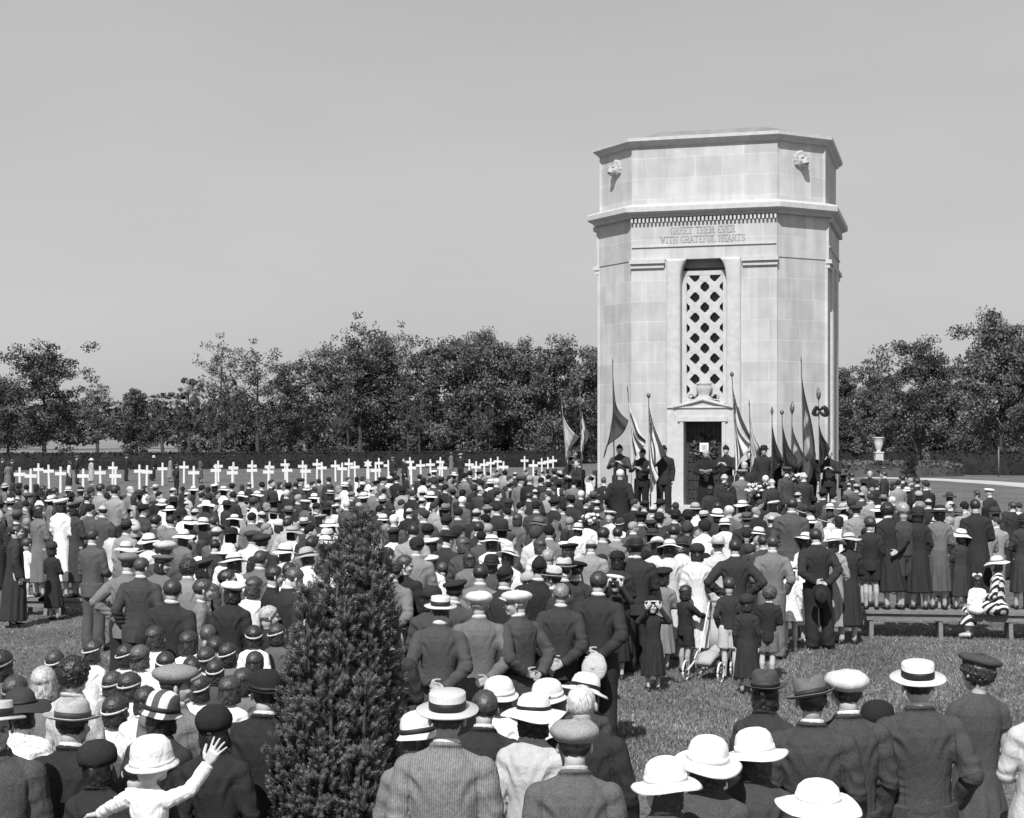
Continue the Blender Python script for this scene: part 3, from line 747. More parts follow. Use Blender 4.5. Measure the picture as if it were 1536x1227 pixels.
# ---------------------------------------------------------------- the chapel
HB = 3.22; HC = (1.99 + HB) / math.sqrt(2)        # half widths of the octagon across its main and its chamfered faces
FF = at(1055, 650, 41.6); TW = R(-16)
tn = Vector((-sin(R(16)), -cos(R(16)), 0))
TC = Vector((FF.x, FF.y, 0)) - tn * 3.22
chapel = empty('chapel', (TC.x, TC.y, 0), TW)
tag(chapel, 'tall pale stone octagonal memorial chapel with carved inscription and pierced grille window', 'chapel')
ZT = 1.02                                   # terrace level

def octo(d=0.0, base=HB, f=1.99):
    a = base + d; cd = (f + base) / math.sqrt(2) + d; x = cd * math.sqrt(2) - a
    return [(-x, -a), (x, -a), (a, -x), (a, x), (x, a), (-x, a), (-a, x), (-a, -x)]
def plan_rot(p, k):
    for _ in range(k): p = (-p[1], p[0])
    return p
def body_plan(d=0.0, recess=True, step=.075):
    P = []
    for k in range(4):
        q = [(-1.99, -(HB - step) - d), (-1.99, -HB - d)]
        if recess: q += [(-.66, -HB - d), (-.66, -2.77), (.66, -2.77), (.66, -HB - d)]
        q += [(1.99, -HB - d), (1.99, -(HB - step) - d)]
        P += [plan_rot(p, k) for p in q]
    return P
def prism(g, P, z0, z1, caps=True):
    P = np.array(P); n = len(P); L = np.r_[0, np.cumsum(np.linalg.norm(np.roll(P, -1, 0) - P, axis=1))]
    V, Q, U = [], [], []
    for i in range(n):
        a, b = P[i], P[(i + 1) % n]; k = len(V)
        V += [(a[0], a[1], z0), (b[0], b[1], z0), (b[0], b[1], z1), (a[0], a[1], z1)]
        Q.append((k, k + 1, k + 2, k + 3)); U.append([(L[i], z0), (L[i + 1], z0), (L[i + 1], z1), (L[i], z1)])
    g.add(V, Q, None, 1, U)
    if caps:                                    # fan from the middle: the plan is star-shaped
        for z, s in ((z0, -1), (z1, 1)):
            V = [(0, 0, z)] + [(p[0], p[1], z) for p in P]
            T = [(0, 1 + i, 1 + (i + 1) % n) if s > 0 else (0, 1 + (i + 1) % n, 1 + i) for i in range(n)]
            g.add(V, None, T)
def ringloft(g, prof, base=HB, f=1.99):
    rings = [[(x, y, z) for x, y in octo(d, base, f)] for d, z in prof]
    V, Q, T = loft([np.array(r) for r in rings]); V[-2] = (0, 0, prof[0][1]); V[-1] = (0, 0, prof[-1][1])
    g.add(V, Q, T)
def cpart(name, g, m, smooth=False, parent=None): return g.obj(name, M[m], parent or chapel, smooth)

g = Geo(); prism(g, body_plan(), .3, 7.84); cpart('wall', g, 'stone')
g = Geo(); ringloft(g, [(.16, .4), (.16, 1.42), (.10, 1.50), (.02, 1.52)]); prism_holes = None
# plinth: blocks along each face, open at the doorway
g = Geo()
for k in range(8):
    M0 = Matrix.Rotation(k * pi / 4, 4, 'Z')
    if k == 0:
        for x0, x1 in ((-1.985, -1.10), (1.10, 1.985)):
            V, Q, _ = box(x0, x1, -3.3, -3.07, .9, 1.46); g.add(V, Q)
    else:
        dist, hw = (HB, 1.985) if k % 2 == 0 else (HC - .053, .72)
        V, Q, _ = box(-hw, hw, -dist - .08, -dist + .15, .9, 1.46)
        A = np.array(M0)[:3, :3]; g.add(V @ A.T, Q)
cpart('plinth', g, 'trim')
g = Geo(); prism(g, body_plan(.03, False), 7.843, 8.98); cpart('frieze', g, 'stone')
g = Geo(); ringloft(g, [(.02, 8.985), (.10, 9.0), (.12, 9.06), (.24, 9.11), (.28, 9.14), (.28, 9.27), (.25, 9.31), (.0, 9.38)]); cpart('cornice', g, 'trim')
g = Geo(); prism(g, body_plan(-.06, False, .07), 9.33, 10.98); cpart('attic_wall', g, 'stone')
g = Geo(); ringloft(g, [(-.06, 10.96), (.0, 10.985), (.03, 11.03), (.10, 11.07), (.13, 11.10), (.13, 11.19), (-.3, 11.21)]); cpart('parapet_moulding', g, 'trim')
g = Geo(); ringloft(g, [(-.42, 11.19), (-.42, 11.26), (-1.35, 11.60), (-1.85, 11.68)]); cpart('roof', g, 'lead')
for k in range(4):
    g = Geo(); A = np.array(Matrix.Rotation(k * pi / 2, 4, 'Z'))[:3, :3]
    for i in range(37):
        x = -1.95 + i * 3.90 / 36; V, Q, _ = box(x - .028, x + .028, -3.35, -3.245, 8.86, 8.978); g.add(V @ A.T, Q)
    cpart('dentil_course', g, 'trim')
g = Geo()
for k in range(4):
    A = np.array(Matrix.Rotation(k * pi / 2, 4, 'Z'))[:3, :3]
    for prof in ([(-2.02, -3.27, 8.20), (2.02, -3.27, 8.235)],):
        V, Q, _ = box(-1.97, 1.97, -3.285, -3.24, 8.185, 8.225); g.add(V @ A.T, Q)
        for x0, x1 in ((-2.03, -1.04), (1.04, 2.03)):
            V, Q, _ = box(x0, x1, -3.335, -3.17, 7.74, 7.846); g.add(V @ A.T, Q)
            V, Q, _ = box(x0 + .03, x1 - .03, -3.28, -3.17, 7.62, 7.737); g.add(V @ A.T, Q)
cpart('capital_band', g, 'trim')
# flared half columns beside the tall openings
for k in range(4):
    for sx in (-1, 1):
        g = Geo(); rings = []
        for z in list(np.linspace(.9, 7.0, 8)) + [7.2, 7.4, 7.55, 7.68, 7.78, 7.838]:
            fl = max(0, (z - 7.25) / .6) ** 2.6 * .17
            x0, x1 = .62 - fl, 1.02; w = (x1 - x0) / 2; cx = (x0 + x1) / 2
            t = np.linspace(0, pi, 13); dp = .10
            rings.append(np.array([(sx * (cx + w * np.cos(q)), -3.215 - dp * np.sin(q) ** .6, z) for q in t[::sx]] + [(sx * x1 if sx < 0 else sx * x0, -2.87, z), (sx * x0 if sx < 0 else sx * x1, -2.87, z)][:: 1]))
        rings = [r if sx > 0 else r for r in rings]
        V, Q, T = loft(rings); A = np.array(Matrix.Rotation(k * pi / 2, 4, 'Z'))[:3, :3]; g.add(V @ A.T, Q, T)
        cpart('half_column', g, 'trim', True)
# pierced grille: two crossing sets of flat bars and bosses where they meet
def grille(k):
    A = np.array(Matrix.Rotation(k * pi / 2, 4, 'Z'))[:3, :3]
    px, pz, x0, z0, z1 = .53, .56, 0, 4.02, 7.44; hw = .53; g = Geo()
    def bar(p, q, w, y0, y1):
        p, q = np.array(p), np.array(q); d = (q - p) / np.linalg.norm(q - p); nn = np.array((-d[1], d[0])) * w / 2
        c = [p - nn, q - nn, q + nn, p + nn]
        V = [(a[0], y1, a[1]) for a in c] + [(a[0], y0, a[1]) for a in c]
        g.add(np.array(V) @ A.T, [(3, 2, 1, 0), (4, 5, 6, 7), (0, 1, 5, 4), (1, 2, 6, 5), (2, 3, 7, 6), (3, 0, 4, 7)])
    nz = 7
    for i in range(-2, 14):                      # short pieces from node to node keep inside the frame
        for j in range(-2, 3):
            if (i + j) % 2: continue
            xa, za = j * px / 2, z0 + .0 + i * pz / 2
            for sx, e in ((1, 0), (-1, .004)):
                xb, zb = xa + sx * px / 2, za + pz / 2
                if abs(xb) <= hw + .01 and abs(xa) <= hw + .01 and z0 - .3 < za and zb < z1 + .3:
                    za2, zb2 = max(za, z0), min(zb, z1)
                    if zb2 - za2 < .05: continue
                    f = lambda z: xa + (xb - xa) * (z - za) / (zb - za)
                    bar((f(za2), za2), (f(zb2), zb2), 0.155, -2.97 - e, -2.83)
            if z0 + .05 < za < z1 - .05 and abs(xa) < hw:
                t = np.linspace(0, 2 * pi, 17)[:-1] + pi / 16; r = .146
                c = [(xa + r * cos(q), za + r * sin(q)) for q in t]
                V = [(a, -2.978, b) for a, b in c] + [(a, -2.825, b) for a, b in c] + [(xa, -2.978, za)]
                g.add(np.array(V) @ A.T, [(i_, (i_ + 1) % 16, 16 + (i_ + 1) % 16, 16 + i_) for i_ in range(16)], [(32, i_, (i_ + 1) % 16)[::-1] for i_ in range(16)])
    for x0_, x1_ in ((-.658, -.5), (.5, .658)):
        V, Q, _ = box(x0_, x1_, -2.985, -2.81, z0 - .1, z1 + .1); g.add(V @ A.T, Q)
    V, Q, _ = box(-.5, .5, -2.985, -2.81, z1 - .02, z1 + .1); g.add(V @ A.T, Q)
    V, Q, _ = box(-.5, .5, -2.985, -2.81, z0 - .1, z0 + .02); g.add(V @ A.T, Q)
    cpart('window_grille', g, 'trim')
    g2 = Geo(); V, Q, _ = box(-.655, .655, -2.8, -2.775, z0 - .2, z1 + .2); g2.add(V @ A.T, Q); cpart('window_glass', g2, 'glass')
for k in range(4): grille(k)
# lion heads on the four chamfered faces
def lion():
    g = Geo()
    g.add(*ellipsoid((0, 0, 0), (.20, .16, .23), 16, 11)); g.add(*ellipsoid((0, -.17, -.03), (.12, .13, .12), 14, 9)); g.add(*ellipsoid((0, -.26, -.075), (.075, .07, .055), 12, 8))
    g.add(*ellipsoid((0, -.22, -.145), (.06, .06, .03), 12, 8)); g.add(*ellipsoid((0, -.23, .02), (.035, .07, .04), 10, 7))
    for s in (-1, 1):
        g.add(*ellipsoid((s * .15, -.04, .17), (.05, .05, .06), 10, 7)); g.add(*ellipsoid((s * .075, -.20, .07), (.05, .05, .035), 10, 7)); g.add(*ellipsoid((s * .05, -.25, -.09), (.05, .05, .045), 10, 7))
    for i in range(11):
        t = -pi * .15 + i * pi * 1.3 / 10; g.add(*ellipsoid((.19 * cos(t), -.02, .02 + .21 * sin(t)), (.065, .09, .07), 8, 6))
    V, Q, T = remesh(g, .018, 1); V = V + vnormals(V, Q, T) * (.010 * vnoise(V * 26, 3))[:, None]
    for sx in (-1, 1):
        k = np.exp(-((V[:, 0] - sx * .062) ** 2 + (V[:, 2] - .025) ** 2) / .0008) * (V[:, 1] < -.15); V[:, 1] += .035 * k
    k = np.exp(-(V[:, 0] / .05) ** 2 - ((V[:, 2] + .115) / .018) ** 2) * (V[:, 1] < -.2); V[:, 1] += .09 * k
    o = Geo(); o.add(V, Q, T); return o
lm = lion().mesh('lion_head', M['carved'])
for k in (1, 3, 5, 7):
    o = link('lion_head', lm, chapel); a = k * pi / 4; dd = HC - .053 - .06
    o.location = (dd * sin(a), -dd * cos(a), 10.47); o.rotation_euler = (0, 0, a)
# inscription: serifed strokes cut as letters, standing 4 mm proud of the frieze
FONT = {'G': [[(.9, .8), (.7, .97), (.45, 1), (.15, .8), (.05, .5), (.15, .2), (.45, 0), (.75, .05), (.9, .2), (.9, .45), (.6, .45)]],
 'R': [[(.1, 0), (.1, 1), (.55, 1), (.8, .85), (.8, .65), (.55, .5), (.1, .5)], [(.45, .5), (.9, 0)]],
 'E': [[(.75, 1), (.12, 1), (.12, 0), (.78, 0)], [(.12, .52), (.6, .52)]], 'T': [[(0, 1), (.9, 1)], [(.45, 1), (.45, 0)]],
 'H': [[(.1, 0), (.1, 1)], [(.85, 0), (.85, 1)], [(.1, .5), (.85, .5)]], 'M': [[(.02, 0), (.14, 1), (.5, .15), (.86, 1), (.98, 0)]],
 'V': [[(0, 1), (.45, 0), (.9, 1)]], 'W': [[(0, 1), (.26, 0), (.5, .85), (.74, 0), (1, 1)]], 'I': [[(.3, 0), (.3, 1)]],
 'A': [[(0, 0), (.45, 1), (.9, 0)], [(.18, .36), (.72, .36)]], 'F': [[(.75, 1), (.12, 1), (.12, 0)], [(.12, .52), (.6, .52)]],
 'U': [[(.1, 1), (.1, .25), (.25, .03), (.48, 0), (.7, .03), (.85, .25), (.85, 1)]], 'L': [[(.12, 1), (.12, 0), (.75, 0)]],
 'S': [[(.75, .85), (.5, 1), (.2, .93), (.12, .72), (.3, .55), (.6, .45), (.75, .27), (.62, .06), (.35, 0), (.08, .14)]]}
WID = {'I': .6, 'M': 1.1, 'W': 1.12, 'E': .85, 'F': .85, 'L': .82, 'S': .88}
def letters(g, text, zc, h, width):
    adv = [(WID.get(c, 1.0) + .18) if c != ' ' else .7 for c in text]; k = width / sum(adv); x = -width / 2; wx = k; n = 0
    for c, a in zip(text, adv):
        if c != ' ':
            for si, st in enumerate(FONT[c]):
                for i in range(len(st) - 1):
                    (ax, az), (bx, bz) = st[i], st[i + 1]; p = np.array((x + ax * wx * .98, zc + az * h)); q = np.array((x + bx * wx * .98, zc + bz * h))
                    d = q - p; L = np.linalg.norm(d); d = d / L; thick = .024 if abs(d[1]) > .5 else .015; p = p - d * .008; q = q + d * .008
                    nn = np.array((-d[1], d[0])) * thick / 2; e = -3.2545 - .0004 * (n % 9); n += 1
                    cc = [p - nn, q - nn, q + nn, p + nn]
                    V = [(v[0], e, v[1]) for v in cc] + [(v[0], -3.24, v[1]) for v in cc]
                    g.add(V, [(0, 1, 2, 3), (0, 4, 5, 1), (1, 5, 6, 2), (2, 6, 7, 3), (3, 7, 4, 0)])
                for (ex, ez) in (st[0], st[-1]):
                    if c in 'GSU' and si == 0 and c != 'U': continue
                    if abs(ez) < .02 or abs(ez - 1) < .02:
                        V, Q, _ = box(x + ex * wx - .032, x + ex * wx + .032, -3.2585, -3.24, zc + ez * h - (.0 if ez < .5 else .014), zc + ez * h + (.014 if ez < .5 else 0)); g.add(V, Q)
        x += a * k
g = Geo(); letters(g, 'GREET THEM EVER', 8.53, .175, 1.78); letters(g, 'WITH GRATEFUL HEARTS', 8.285, .175, 2.32); cpart('inscription', g, 'cut')
# doorway
g = Geo()
for b in ((-.97, -.52, -3.34, -2.72, .9, 3.42), (.52, .97, -3.34, -2.72, .9, 3.42)): g.add(*box(*b)[:2])
P2 = [(-.97, 3.422), (.97, 3.422), (.97, 3.80), (.72, 3.84), (0, 4.03), (-.72, 3.84), (-.97, 3.80)]
V = [(x, -3.34, z) for x, z in P2] + [(x, -2.72, z) for x, z in P2] + [(0, -3.34, 3.6), (0, -2.72, 3.6)]
n7 = len(P2); g.add(V, [(i, n7 + i, n7 + (i + 1) % n7, (i + 1) % n7) for i in range(n7)], [(14, i, (i + 1) % n7) for i in range(n7)] + [(15, n7 + (i + 1) % n7, n7 + i) for i in range(n7)])
cpart('door_surround', g, 'trim')
g = Geo()
for b in ((-.62, -.522, -3.375, -3.27, .9, 3.52), (.522, .62, -3.375, -3.27, .9, 3.52), (-.68, .68, -3.395, -3.27, 3.424, 3.55)): g.add(*box(*b)[:2])
cpart('door_frame', g, 'trim')
g = Geo()
for s in (-1, 1):
    g.add(*tube([(s * .80, -3.36, 3.80), (0, -3.37, 4.02)], [.045, .045], 8))
g.add(*tube([(-.98, -3.35, 3.80), (.98, -3.35, 3.80)], [.03, .03], 8)); cpart('pediment_moulding', g, 'trim', True)
g = Geo()                                          # carved urn between scrolls over the door
g.add(*lathe([(0, 3.98), (.26, 3.98), (.28, 4.04), (.20, 4.09), (.14, 4.12), (.17, 4.19), (.215, 4.29), (.22, 4.37), (.18, 4.42), (.225, 4.44), (.225, 4.47), (0, 4.49)], 24))
V, Q, T = g.arrays()[:3]; V = V.copy(); V[:, 1] = V[:, 1] * .45 - 3.13
g = Geo(); g.add(V, Q, T)
for s in (-1, 1):
    t = np.linspace(0, 4.2, 16); g.add(*tube(np.stack([s * (.33 - (.12 - .024 * t) * np.cos(t) + .02), np.full(16, -3.17), 4.09 + (.12 - .024 * t) * np.sin(t)], 1), np.full(16, .035), 8))
cpart('carved_urn', g, 'carved', True)
for s in (-1, 1):
    g = Geo(); x0, x1 = (-.518, -.004) if s < 0 else (.004, .518)
    g.add(*box(x0, x1, -2.87, -2.81, 1.0, 3.418)[:2])
    for i in range(5): x = x0 + .04 + i * (x1 - x0 - .08) / 4; g.add(*box(x - .014, x + .014, -2.905, -2.875, 1.08, 3.34)[:2])
    for z in np.linspace(1.1, 3.32, 10): g.add(*box(x0 + .02, x1 - .02, -2.898, -2.872, z - .012, z + .012)[:2])
    cpart('door', g, 'bronze')

# terrace with steps before the door
terr = empty('terrace', (TC.x, TC.y, 0), TW); tag(terr, 'pale stone terrace with broad front steps carrying the chapel', 'terrace')
g = Geo(); prism(g, octo(.85), 0, ZT); g.obj('platform', M['slab'], terr, False)
for i in range(4):
    g = Geo(); g.add(*box(-2.4, 2.4, -(HB + .852) - .48 * (i + 1), -(HB + .852) - .48 * i, 0, ZT - .204 * (i + 1))[:2]); g.obj('step', M['slab'], terr, False)
for s in (-1, 1):
    g = Geo(); g.add(*box(s * 2.7 - .29, s * 2.7 + .29, -(HB + 2.78), -(HB + .854), 0, .86)[:2]); g.obj('pedestal', M['trim'], terr, False)
g = Geo(); g.add(*box(-.9, .9, -(HB + .75), -(HB + .05), ZT, ZT + .14)[:2]); g.obj('door_step', M['trim'], terr, False)
def level(X, Y):
    q = Matrix.Rotation(-TW, 3, 'Z') @ (Vector((X, Y, 0)) - TC)
    a = max(abs(q.x), abs(q.y)); c = (abs(q.x) + abs(q.y)) / math.sqrt(2)
    if abs(q.x) < .9 and -(HB + .75) < q.y < -3: return ZT + .14
    if a < HB + .852 and c < HC + .85: return ZT
    if abs(q.x) < 2.4 and -(HB + 2.77) < q.y <= -(HB + .85): return max(0, ZT - .204 * (int((-(HB + .852) - q.y) / .48) + 1))
    return 0.0

# ---------------------------------------------------------------- leaves
def leaf_quads(C, size, nrmbias=0.0, tone=None, aspect=1.7):
    n = len(C); d = rng.normal(size=(n, 3)); d[:, 2] += nrmbias; d /= np.linalg.norm(d, axis=1, keepdims=True)
    r = rng.normal(size=(n, 3)); u = np.cross(d, r); u /= np.linalg.norm(u, axis=1, keepdims=True); v = np.cross(d, u)
    s = np.asarray(size).reshape(-1, 1) * np.ones((n, 1)) / 2; u = u * s * aspect; v = v * s
    V = np.stack([C - u, C - v * .9 + u * .1, C + u, C + v * .9 + u * .1], 1).reshape(-1, 3)
    t = np.ones(n) if tone is None else tone
    return V, np.arange(4 * n).reshape(n, 4), None, np.repeat(t, 4)

def tree_geo(h, w, seed, nleaf, leaf, bare=.25, shape='round', airy=0.0, nlimb=34):
    r = np.random.default_rng(seed); tr = Geo(); base = h * bare
    k = np.linspace(0, 1, 9); wob = np.cumsum(r.normal(size=(9, 2)) * .02 * h / 8, 0)
    tp = np.stack([wob[:, 0], wob[:, 1], k * h * .88], 1); tr.add(*tube(tp, .021 * h * (1 - k * .85) ** 1.1 + .02, 9))
    C = []
    for i in range(nlimb):
        f = (i + r.random()) / nlimb; z = base + (h * .97 - base) * f; c = np.array([np.interp(z, tp[:, 2], tp[:, 0]), np.interp(z, tp[:, 2], tp[:, 1]), z])
        if shape == 'round': rad = w / 2 * (1 - ((f - .38) / .72) ** 2) ** .5 if abs(f - .38) < .7 else .2
        elif shape == 'cone': rad = w / 2 * (1.05 - f) ** .8
        else: rad = w / 2 * (.55 + .6 * f - .75 * f ** 4)
        rad = max(rad, .3) * r.uniform(.6, 1.0); az = i * 2.4 + r.uniform(-.6, .6)
        tip = c + np.array((cos(az) * rad, sin(az) * rad, rad * r.uniform(.25, .75) * (1.2 if f > .6 else .6)))
        mid = c * .5 + tip * .5 + np.array((0, 0, -.08 * rad))
        tr.add(*tube([c, mid, tip], [.007 * h * (1.1 - f) + .012, .004 * h * (1.1 - f) + .01, .008], 6))
        for j in range(4):
            t = .45 + .6 * j / 3 + r.uniform(-.08, .08); C.append((c + (tip - c) * t + r.normal(size=3) * .10 * w, (.45 + .55 * r.random()) * (1.15 - .3 * t)))
    cr = Geo(); P = np.array([c for c, _ in C]); sz = np.array([q for _, q in C]); wt = sz / sz.sum(); cnt = r.multinomial(nleaf, wt); pts, tn_ = [], []
    for (c, q), m in zip(C, cnt):
        if r.random() < airy * .5: m = m // 3
        R_ = q * w * .145 * (1.15 - .2 * airy); d = r.normal(size=(m, 3)); d /= np.linalg.norm(d, axis=1, keepdims=True) + 1e-9
        pts.append(c + d * (R_ * r.random((m, 1)) ** .45) * (1.15, 1.15, .75)); tn_.append(np.full(m, r.uniform(.5, 1.55)) * r.uniform(.75, 1.25, m))
    pts = np.concatenate(pts); cr.add(*leaf_quads(pts, leaf * r.uniform(.65, 1.3, len(pts)), .35, np.concatenate(tn_)))
    return tr, cr
TREES = {}
def tree_kind(key, *a, **k):
    tr, cr = tree_geo(*a, **k); TREES[key] = (tr.mesh('trunk', M['bark']), cr.mesh('crown', M['leaf'], False), a[0], a[1])
tree_kind('broad0', 12, 8, 1, 13500, 0.187); tree_kind('broad1', 12, 8.5, 2, 15000, 0.187, bare=.18); tree_kind('broad2', 12, 7, 3, 13500, 0.179, shape='up')
tree_kind('airy0', 12, 7, 4, 6300, 0.172, bare=.30, shape='up', airy=.9); tree_kind('airy1', 11, 5, 5, 4800, 0.172, bare=.28, airy=.9)
tree_kind('dense0', 11, 9, 6, 19500, 0.195, bare=.12, nlimb=32); tree_kind('cone0', 10, 5, 7, 10500, 0.156, bare=.1, shape='cone')
tree_kind('slim0', 9, 3.2, 8, 3900, 0.156, bare=.35, airy=.7, nlimb=18); tree_kind('bush0', 4, 4.5, 9, 7800, 0.156, bare=.03, nlimb=22); tree_kind('bush1', 3.4, 5, 10, 7800, 0.156, bare=.03, nlimb=22)
def tree(key, x, ytop, D, wpx, tone, label, rz, group, name='tree', cat='tree'):
    s = FPX / D; tm, cm, h0, w0 = TREES[key]; b = at(x, 650, D); H = (650 - ytop) / s + CH; H = max(H * .915, 1.2)
    o = empty(name, (b.x, D, 0), rz); sz = H / h0 / .98; sx = (wpx / s) / w0; o.scale = (sx, sx, sz)
    tag(o, label, cat, group)
    link('trunk', tm, o); link('crown', cm, o, tone)
    return o
ORD = ['first', 'second', 'third', 'fourth', 'fifth', 'sixth', 'seventh', 'eighth', 'ninth', 'tenth', 'eleventh', 'twelfth', 'thirteenth', 'fourteenth', 'fifteenth', 'sixteenth', 'seventeenth', 'eighteenth', 'nineteenth', 'twentieth',
       'twenty-first', 'twenty-second', 'twenty-third', 'twenty-fourth', 'twenty-fifth', 'twenty-sixth', 'twenty-seventh', 'twenty-eighth', 'twenty-ninth', 'thirtieth', 'thirty-first', 'thirty-second']
DESC = dict(broad0='broad leafy dark tree', broad1='broad leafy dark tree', broad2='tall leafy tree', airy0='thinly leaved tall tree', airy1='thinly leaved slender tree', dense0='dense spreading dark tree', cone0='dark pointed tree', slim0='slim young tree')
belt = [('broad1', 12, 572, 150, 80), ('broad0', 66, 524, 146, 118), ('airy1', 146, 574, 165, 60), ('cone0', 205, 580, 155, 58), ('slim0', 245, 588, 175, 50), ('slim0', 283, 566, 165, 46), ('airy0', 330, 515, 160, 92), ('airy0', 386, 524, 155, 96), ('broad2', 432, 548, 158, 74), ('broad1', 487, 532, 162, 100),
        ('airy0', 540, 487, 160, 112), ('dense0', 556, 520, 165, 130), ('airy0', 598, 500, 168, 84), ('broad0', 650, 516, 160, 112), ('dense0', 705, 520, 156, 130), ('broad1', 735, 506, 164, 96), ('broad2', 780, 522, 158, 92), ('broad0', 832, 515, 155, 110), ('dense0', 878, 538, 160, 104)]
n = len(belt)
for i, (k, x, yt, D, w) in enumerate(belt):
    tree(k, x, yt, D, w, .092 * rng.uniform(.7, 1.3) * (1.25 if 'airy' in k else 1), '%s behind the cross plots, %s from the chapel' % (DESC[k], ORD[n - 1 - i]), i * 1.7, 'trees behind the hedge of the cross plots')
rb = [('cone0', 1266, 548, 150, 62), ('airy1', 1303, 536, 160, 66), ('broad0', 1322, 560, 170, 70), ('broad1', 1378, 519, 135, 122), ('airy1', 1432, 548, 160, 60), ('dense0', 1468, 540, 145, 90), ('broad0', 1502, 478, 132, 132), ('broad2', 1546, 500, 128, 90)]
for i, (k, x, yt, D, w) in enumerate(rb):
    tree(k, x, yt, D, w, .092 * rng.uniform(.7, 1.3), '%s beyond the stone urn, %s from the chapel' % (DESC[k], ORD[i]), i * 2.1 + .5, 'trees beyond the urn')
i = 0
for x in list(range(300, 900, 38)):
    tree('bush%d' % (i % 2), x + rng.uniform(-9, 9), rng.uniform(618, 650), rng.uniform(168, 190), rng.uniform(46, 76), .085 * rng.uniform(.75, 1.4), 'leafy shrub behind the long hedge, %s counting towards the chapel' % ORD[i], i * .9, 'shrubs under the trees', 'shrub', 'shrub'); i += 1
i = 0
for x in range(1268, 1560, 36):
    tree('bush%d' % (i % 2), x + rng.uniform(-8, 8), rng.uniform(600, 640), rng.uniform(150, 165), rng.uniform(50, 80), .08 * rng.uniform(.75, 1.4), 'leafy shrub beyond the stone urn, %s from the chapel' % ORD[i], i * .9, 'shrubs beyond the urn', 'shrub', 'shrub'); i += 1
i = 0
for x in (268, 300, 318, 338, 352, 508, 523, 612, 628, 700, 715, 735):
    tree('slim0', x, rng.uniform(560, 590), 150 + rng.uniform(-4, 4), rng.uniform(18, 26), .06, 'thin sapling behind the long hedge, %s counting towards the chapel' % ORD[i], i * 1.1, 'saplings before the tree belt', 'sapling', 'sapling'); i += 1
# the far wood reads as one mass
wd = Geo()
for j in range(60):
    x = -150 + j * 33 + rng.uniform(-14, 14); D = rng.uniform(270, 330); s = FPX / D; b = at(x, 650, D); H = (650 - rng.uniform(588, 612)) / s + CH; w = rng.uniform(7, 12)
    m = 700; d = rng.normal(size=(m, 3)); d /= np.linalg.norm(d, axis=1, keepdims=True)
    P = np.array((b.x, D, H * .55)) + d * rng.random((m, 1)) ** .35 * (w * .6, w * .5, H * .46); wd.add(*leaf_quads(P, rng.uniform(.5, 1.0, m), .3, rng.uniform(.7, 1.3) * rng.uniform(.75, 1.25, m)))
o = wd.obj('woods', M['leaf'], None, False, .085); tag(o, 'far-off pale wood seen between the nearer trees', 'wood', kind='stuff')

# ---------------------------------------------------------------- hedges
def hedge(x0, y0, D0, x1, y1, D1, h, th, label, dens=80):
    a, b = at(x0, 650, D0), at(x1, 650, D1); a.z = b.z = 0; L = (b - a).length; d = (b - a) / L; nn = Vector((-d.y, d.x, 0)); g = Geo()
    o = empty('hedge', a, math.atan2(d.y, d.x)); tag(o, label, 'hedge')
    nx = int(L / .5); t = np.linspace(0, L, nx + 1)
    prof = [(-th / 2, 0), (-th / 2, h * .5), (-th / 2 + .05, h - .06), (-th / 4, h), (th / 4, h), (th / 2 - .05, h - .06), (th / 2, h * .5), (th / 2, 0)]
    rings = [np.array([(tt, p[0], p[1]) for p in prof[::-1]]) for tt in t]; V, Q, T = loft(rings); V = V + .05 * np.stack([vnoise(V * 2, q) for q in range(3)], 1) * (V[:, 2:] > .1)
    g.add(V, Q, T, .7); n = int(L * dens); P = np.stack([rng.uniform(0, L, n), np.where(rng.random(n) < .6, -th / 2, rng.uniform(-th / 2, th / 2, n)), 0 * t[0] + rng.random(n) * h], 1)
    top = rng.random(n) < .3; P[top, 2] = h; P += rng.normal(size=(n, 3)) * .04
    g.add(*leaf_quads(P, rng.uniform(.08, .16, n), .2, rng.uniform(.6, 1.5, n)))
    f = g.obj('foliage', M['leaf'], o, False, .020); return o
hedge(-60, 0, 128, 850, 0, 142, 1.45, 1.2, 'long clipped dark hedge running behind the white grave crosses')
hedge(1396, 0, 116, 1600, 0, 112, 1.75, 1.4, 'clipped dark hedge block between the path and the trees', 110)
hedge(1240, 0, 150, 1370, 0, 150, 1.3, 1.0, 'low dark hedge behind the white stone urn')
# planted bank and the urn
g = Geo(); a = np.arange(28) * 2 * pi / 28
g.add(*loft([np.stack([6.0 * k * np.cos(a), 3.2 * k * np.sin(a), np.full(28, z)], 1) for k, z in ((1, .0), (.96, .55), (.8, .80), (.5, .86))]))
P = np.stack([rng.uniform(-6, 6, 5000), rng.uniform(-3.2, 3.2, 5000), np.zeros(5000)], 1); rr = (P[:, 0] / 6) ** 2 + (P[:, 1] / 3.2) ** 2; P = P[rr < 1]; P[:, 2] = np.interp(rr[rr < 1], [0, .6, .95, 1], [.86, .82, .6, .2]) + rng.uniform(0, .25, len(P))
g.add(*leaf_quads(P, rng.uniform(.08, .2, len(P)), .3, rng.uniform(.7, 2.6, len(P))))
o = g.obj('planting_bed', M['leaf'], None, False, .05); o.location = at(1322, 650, 112).xy.to_3d(); tag(o, 'raised bed of low plants round the foot of the stone urn', 'flower bed')
ur = empty('urn', (at(1318, 650, 112).x, 112, .80)); tag(ur, 'white stone urn on a tall plain pedestal before the trees', 'urn')
g = Geo(); g.add(*box(-.28, .28, -.28, .28, 0, .85)[:2]); g.add(*box(-.35, .35, -.35, .35, -.05, .08)[:2]); g.add(*box(-.32, .32, -.32, .32, .853, .95)[:2]); g.obj('pedestal', M['trim'], ur, False, 1)
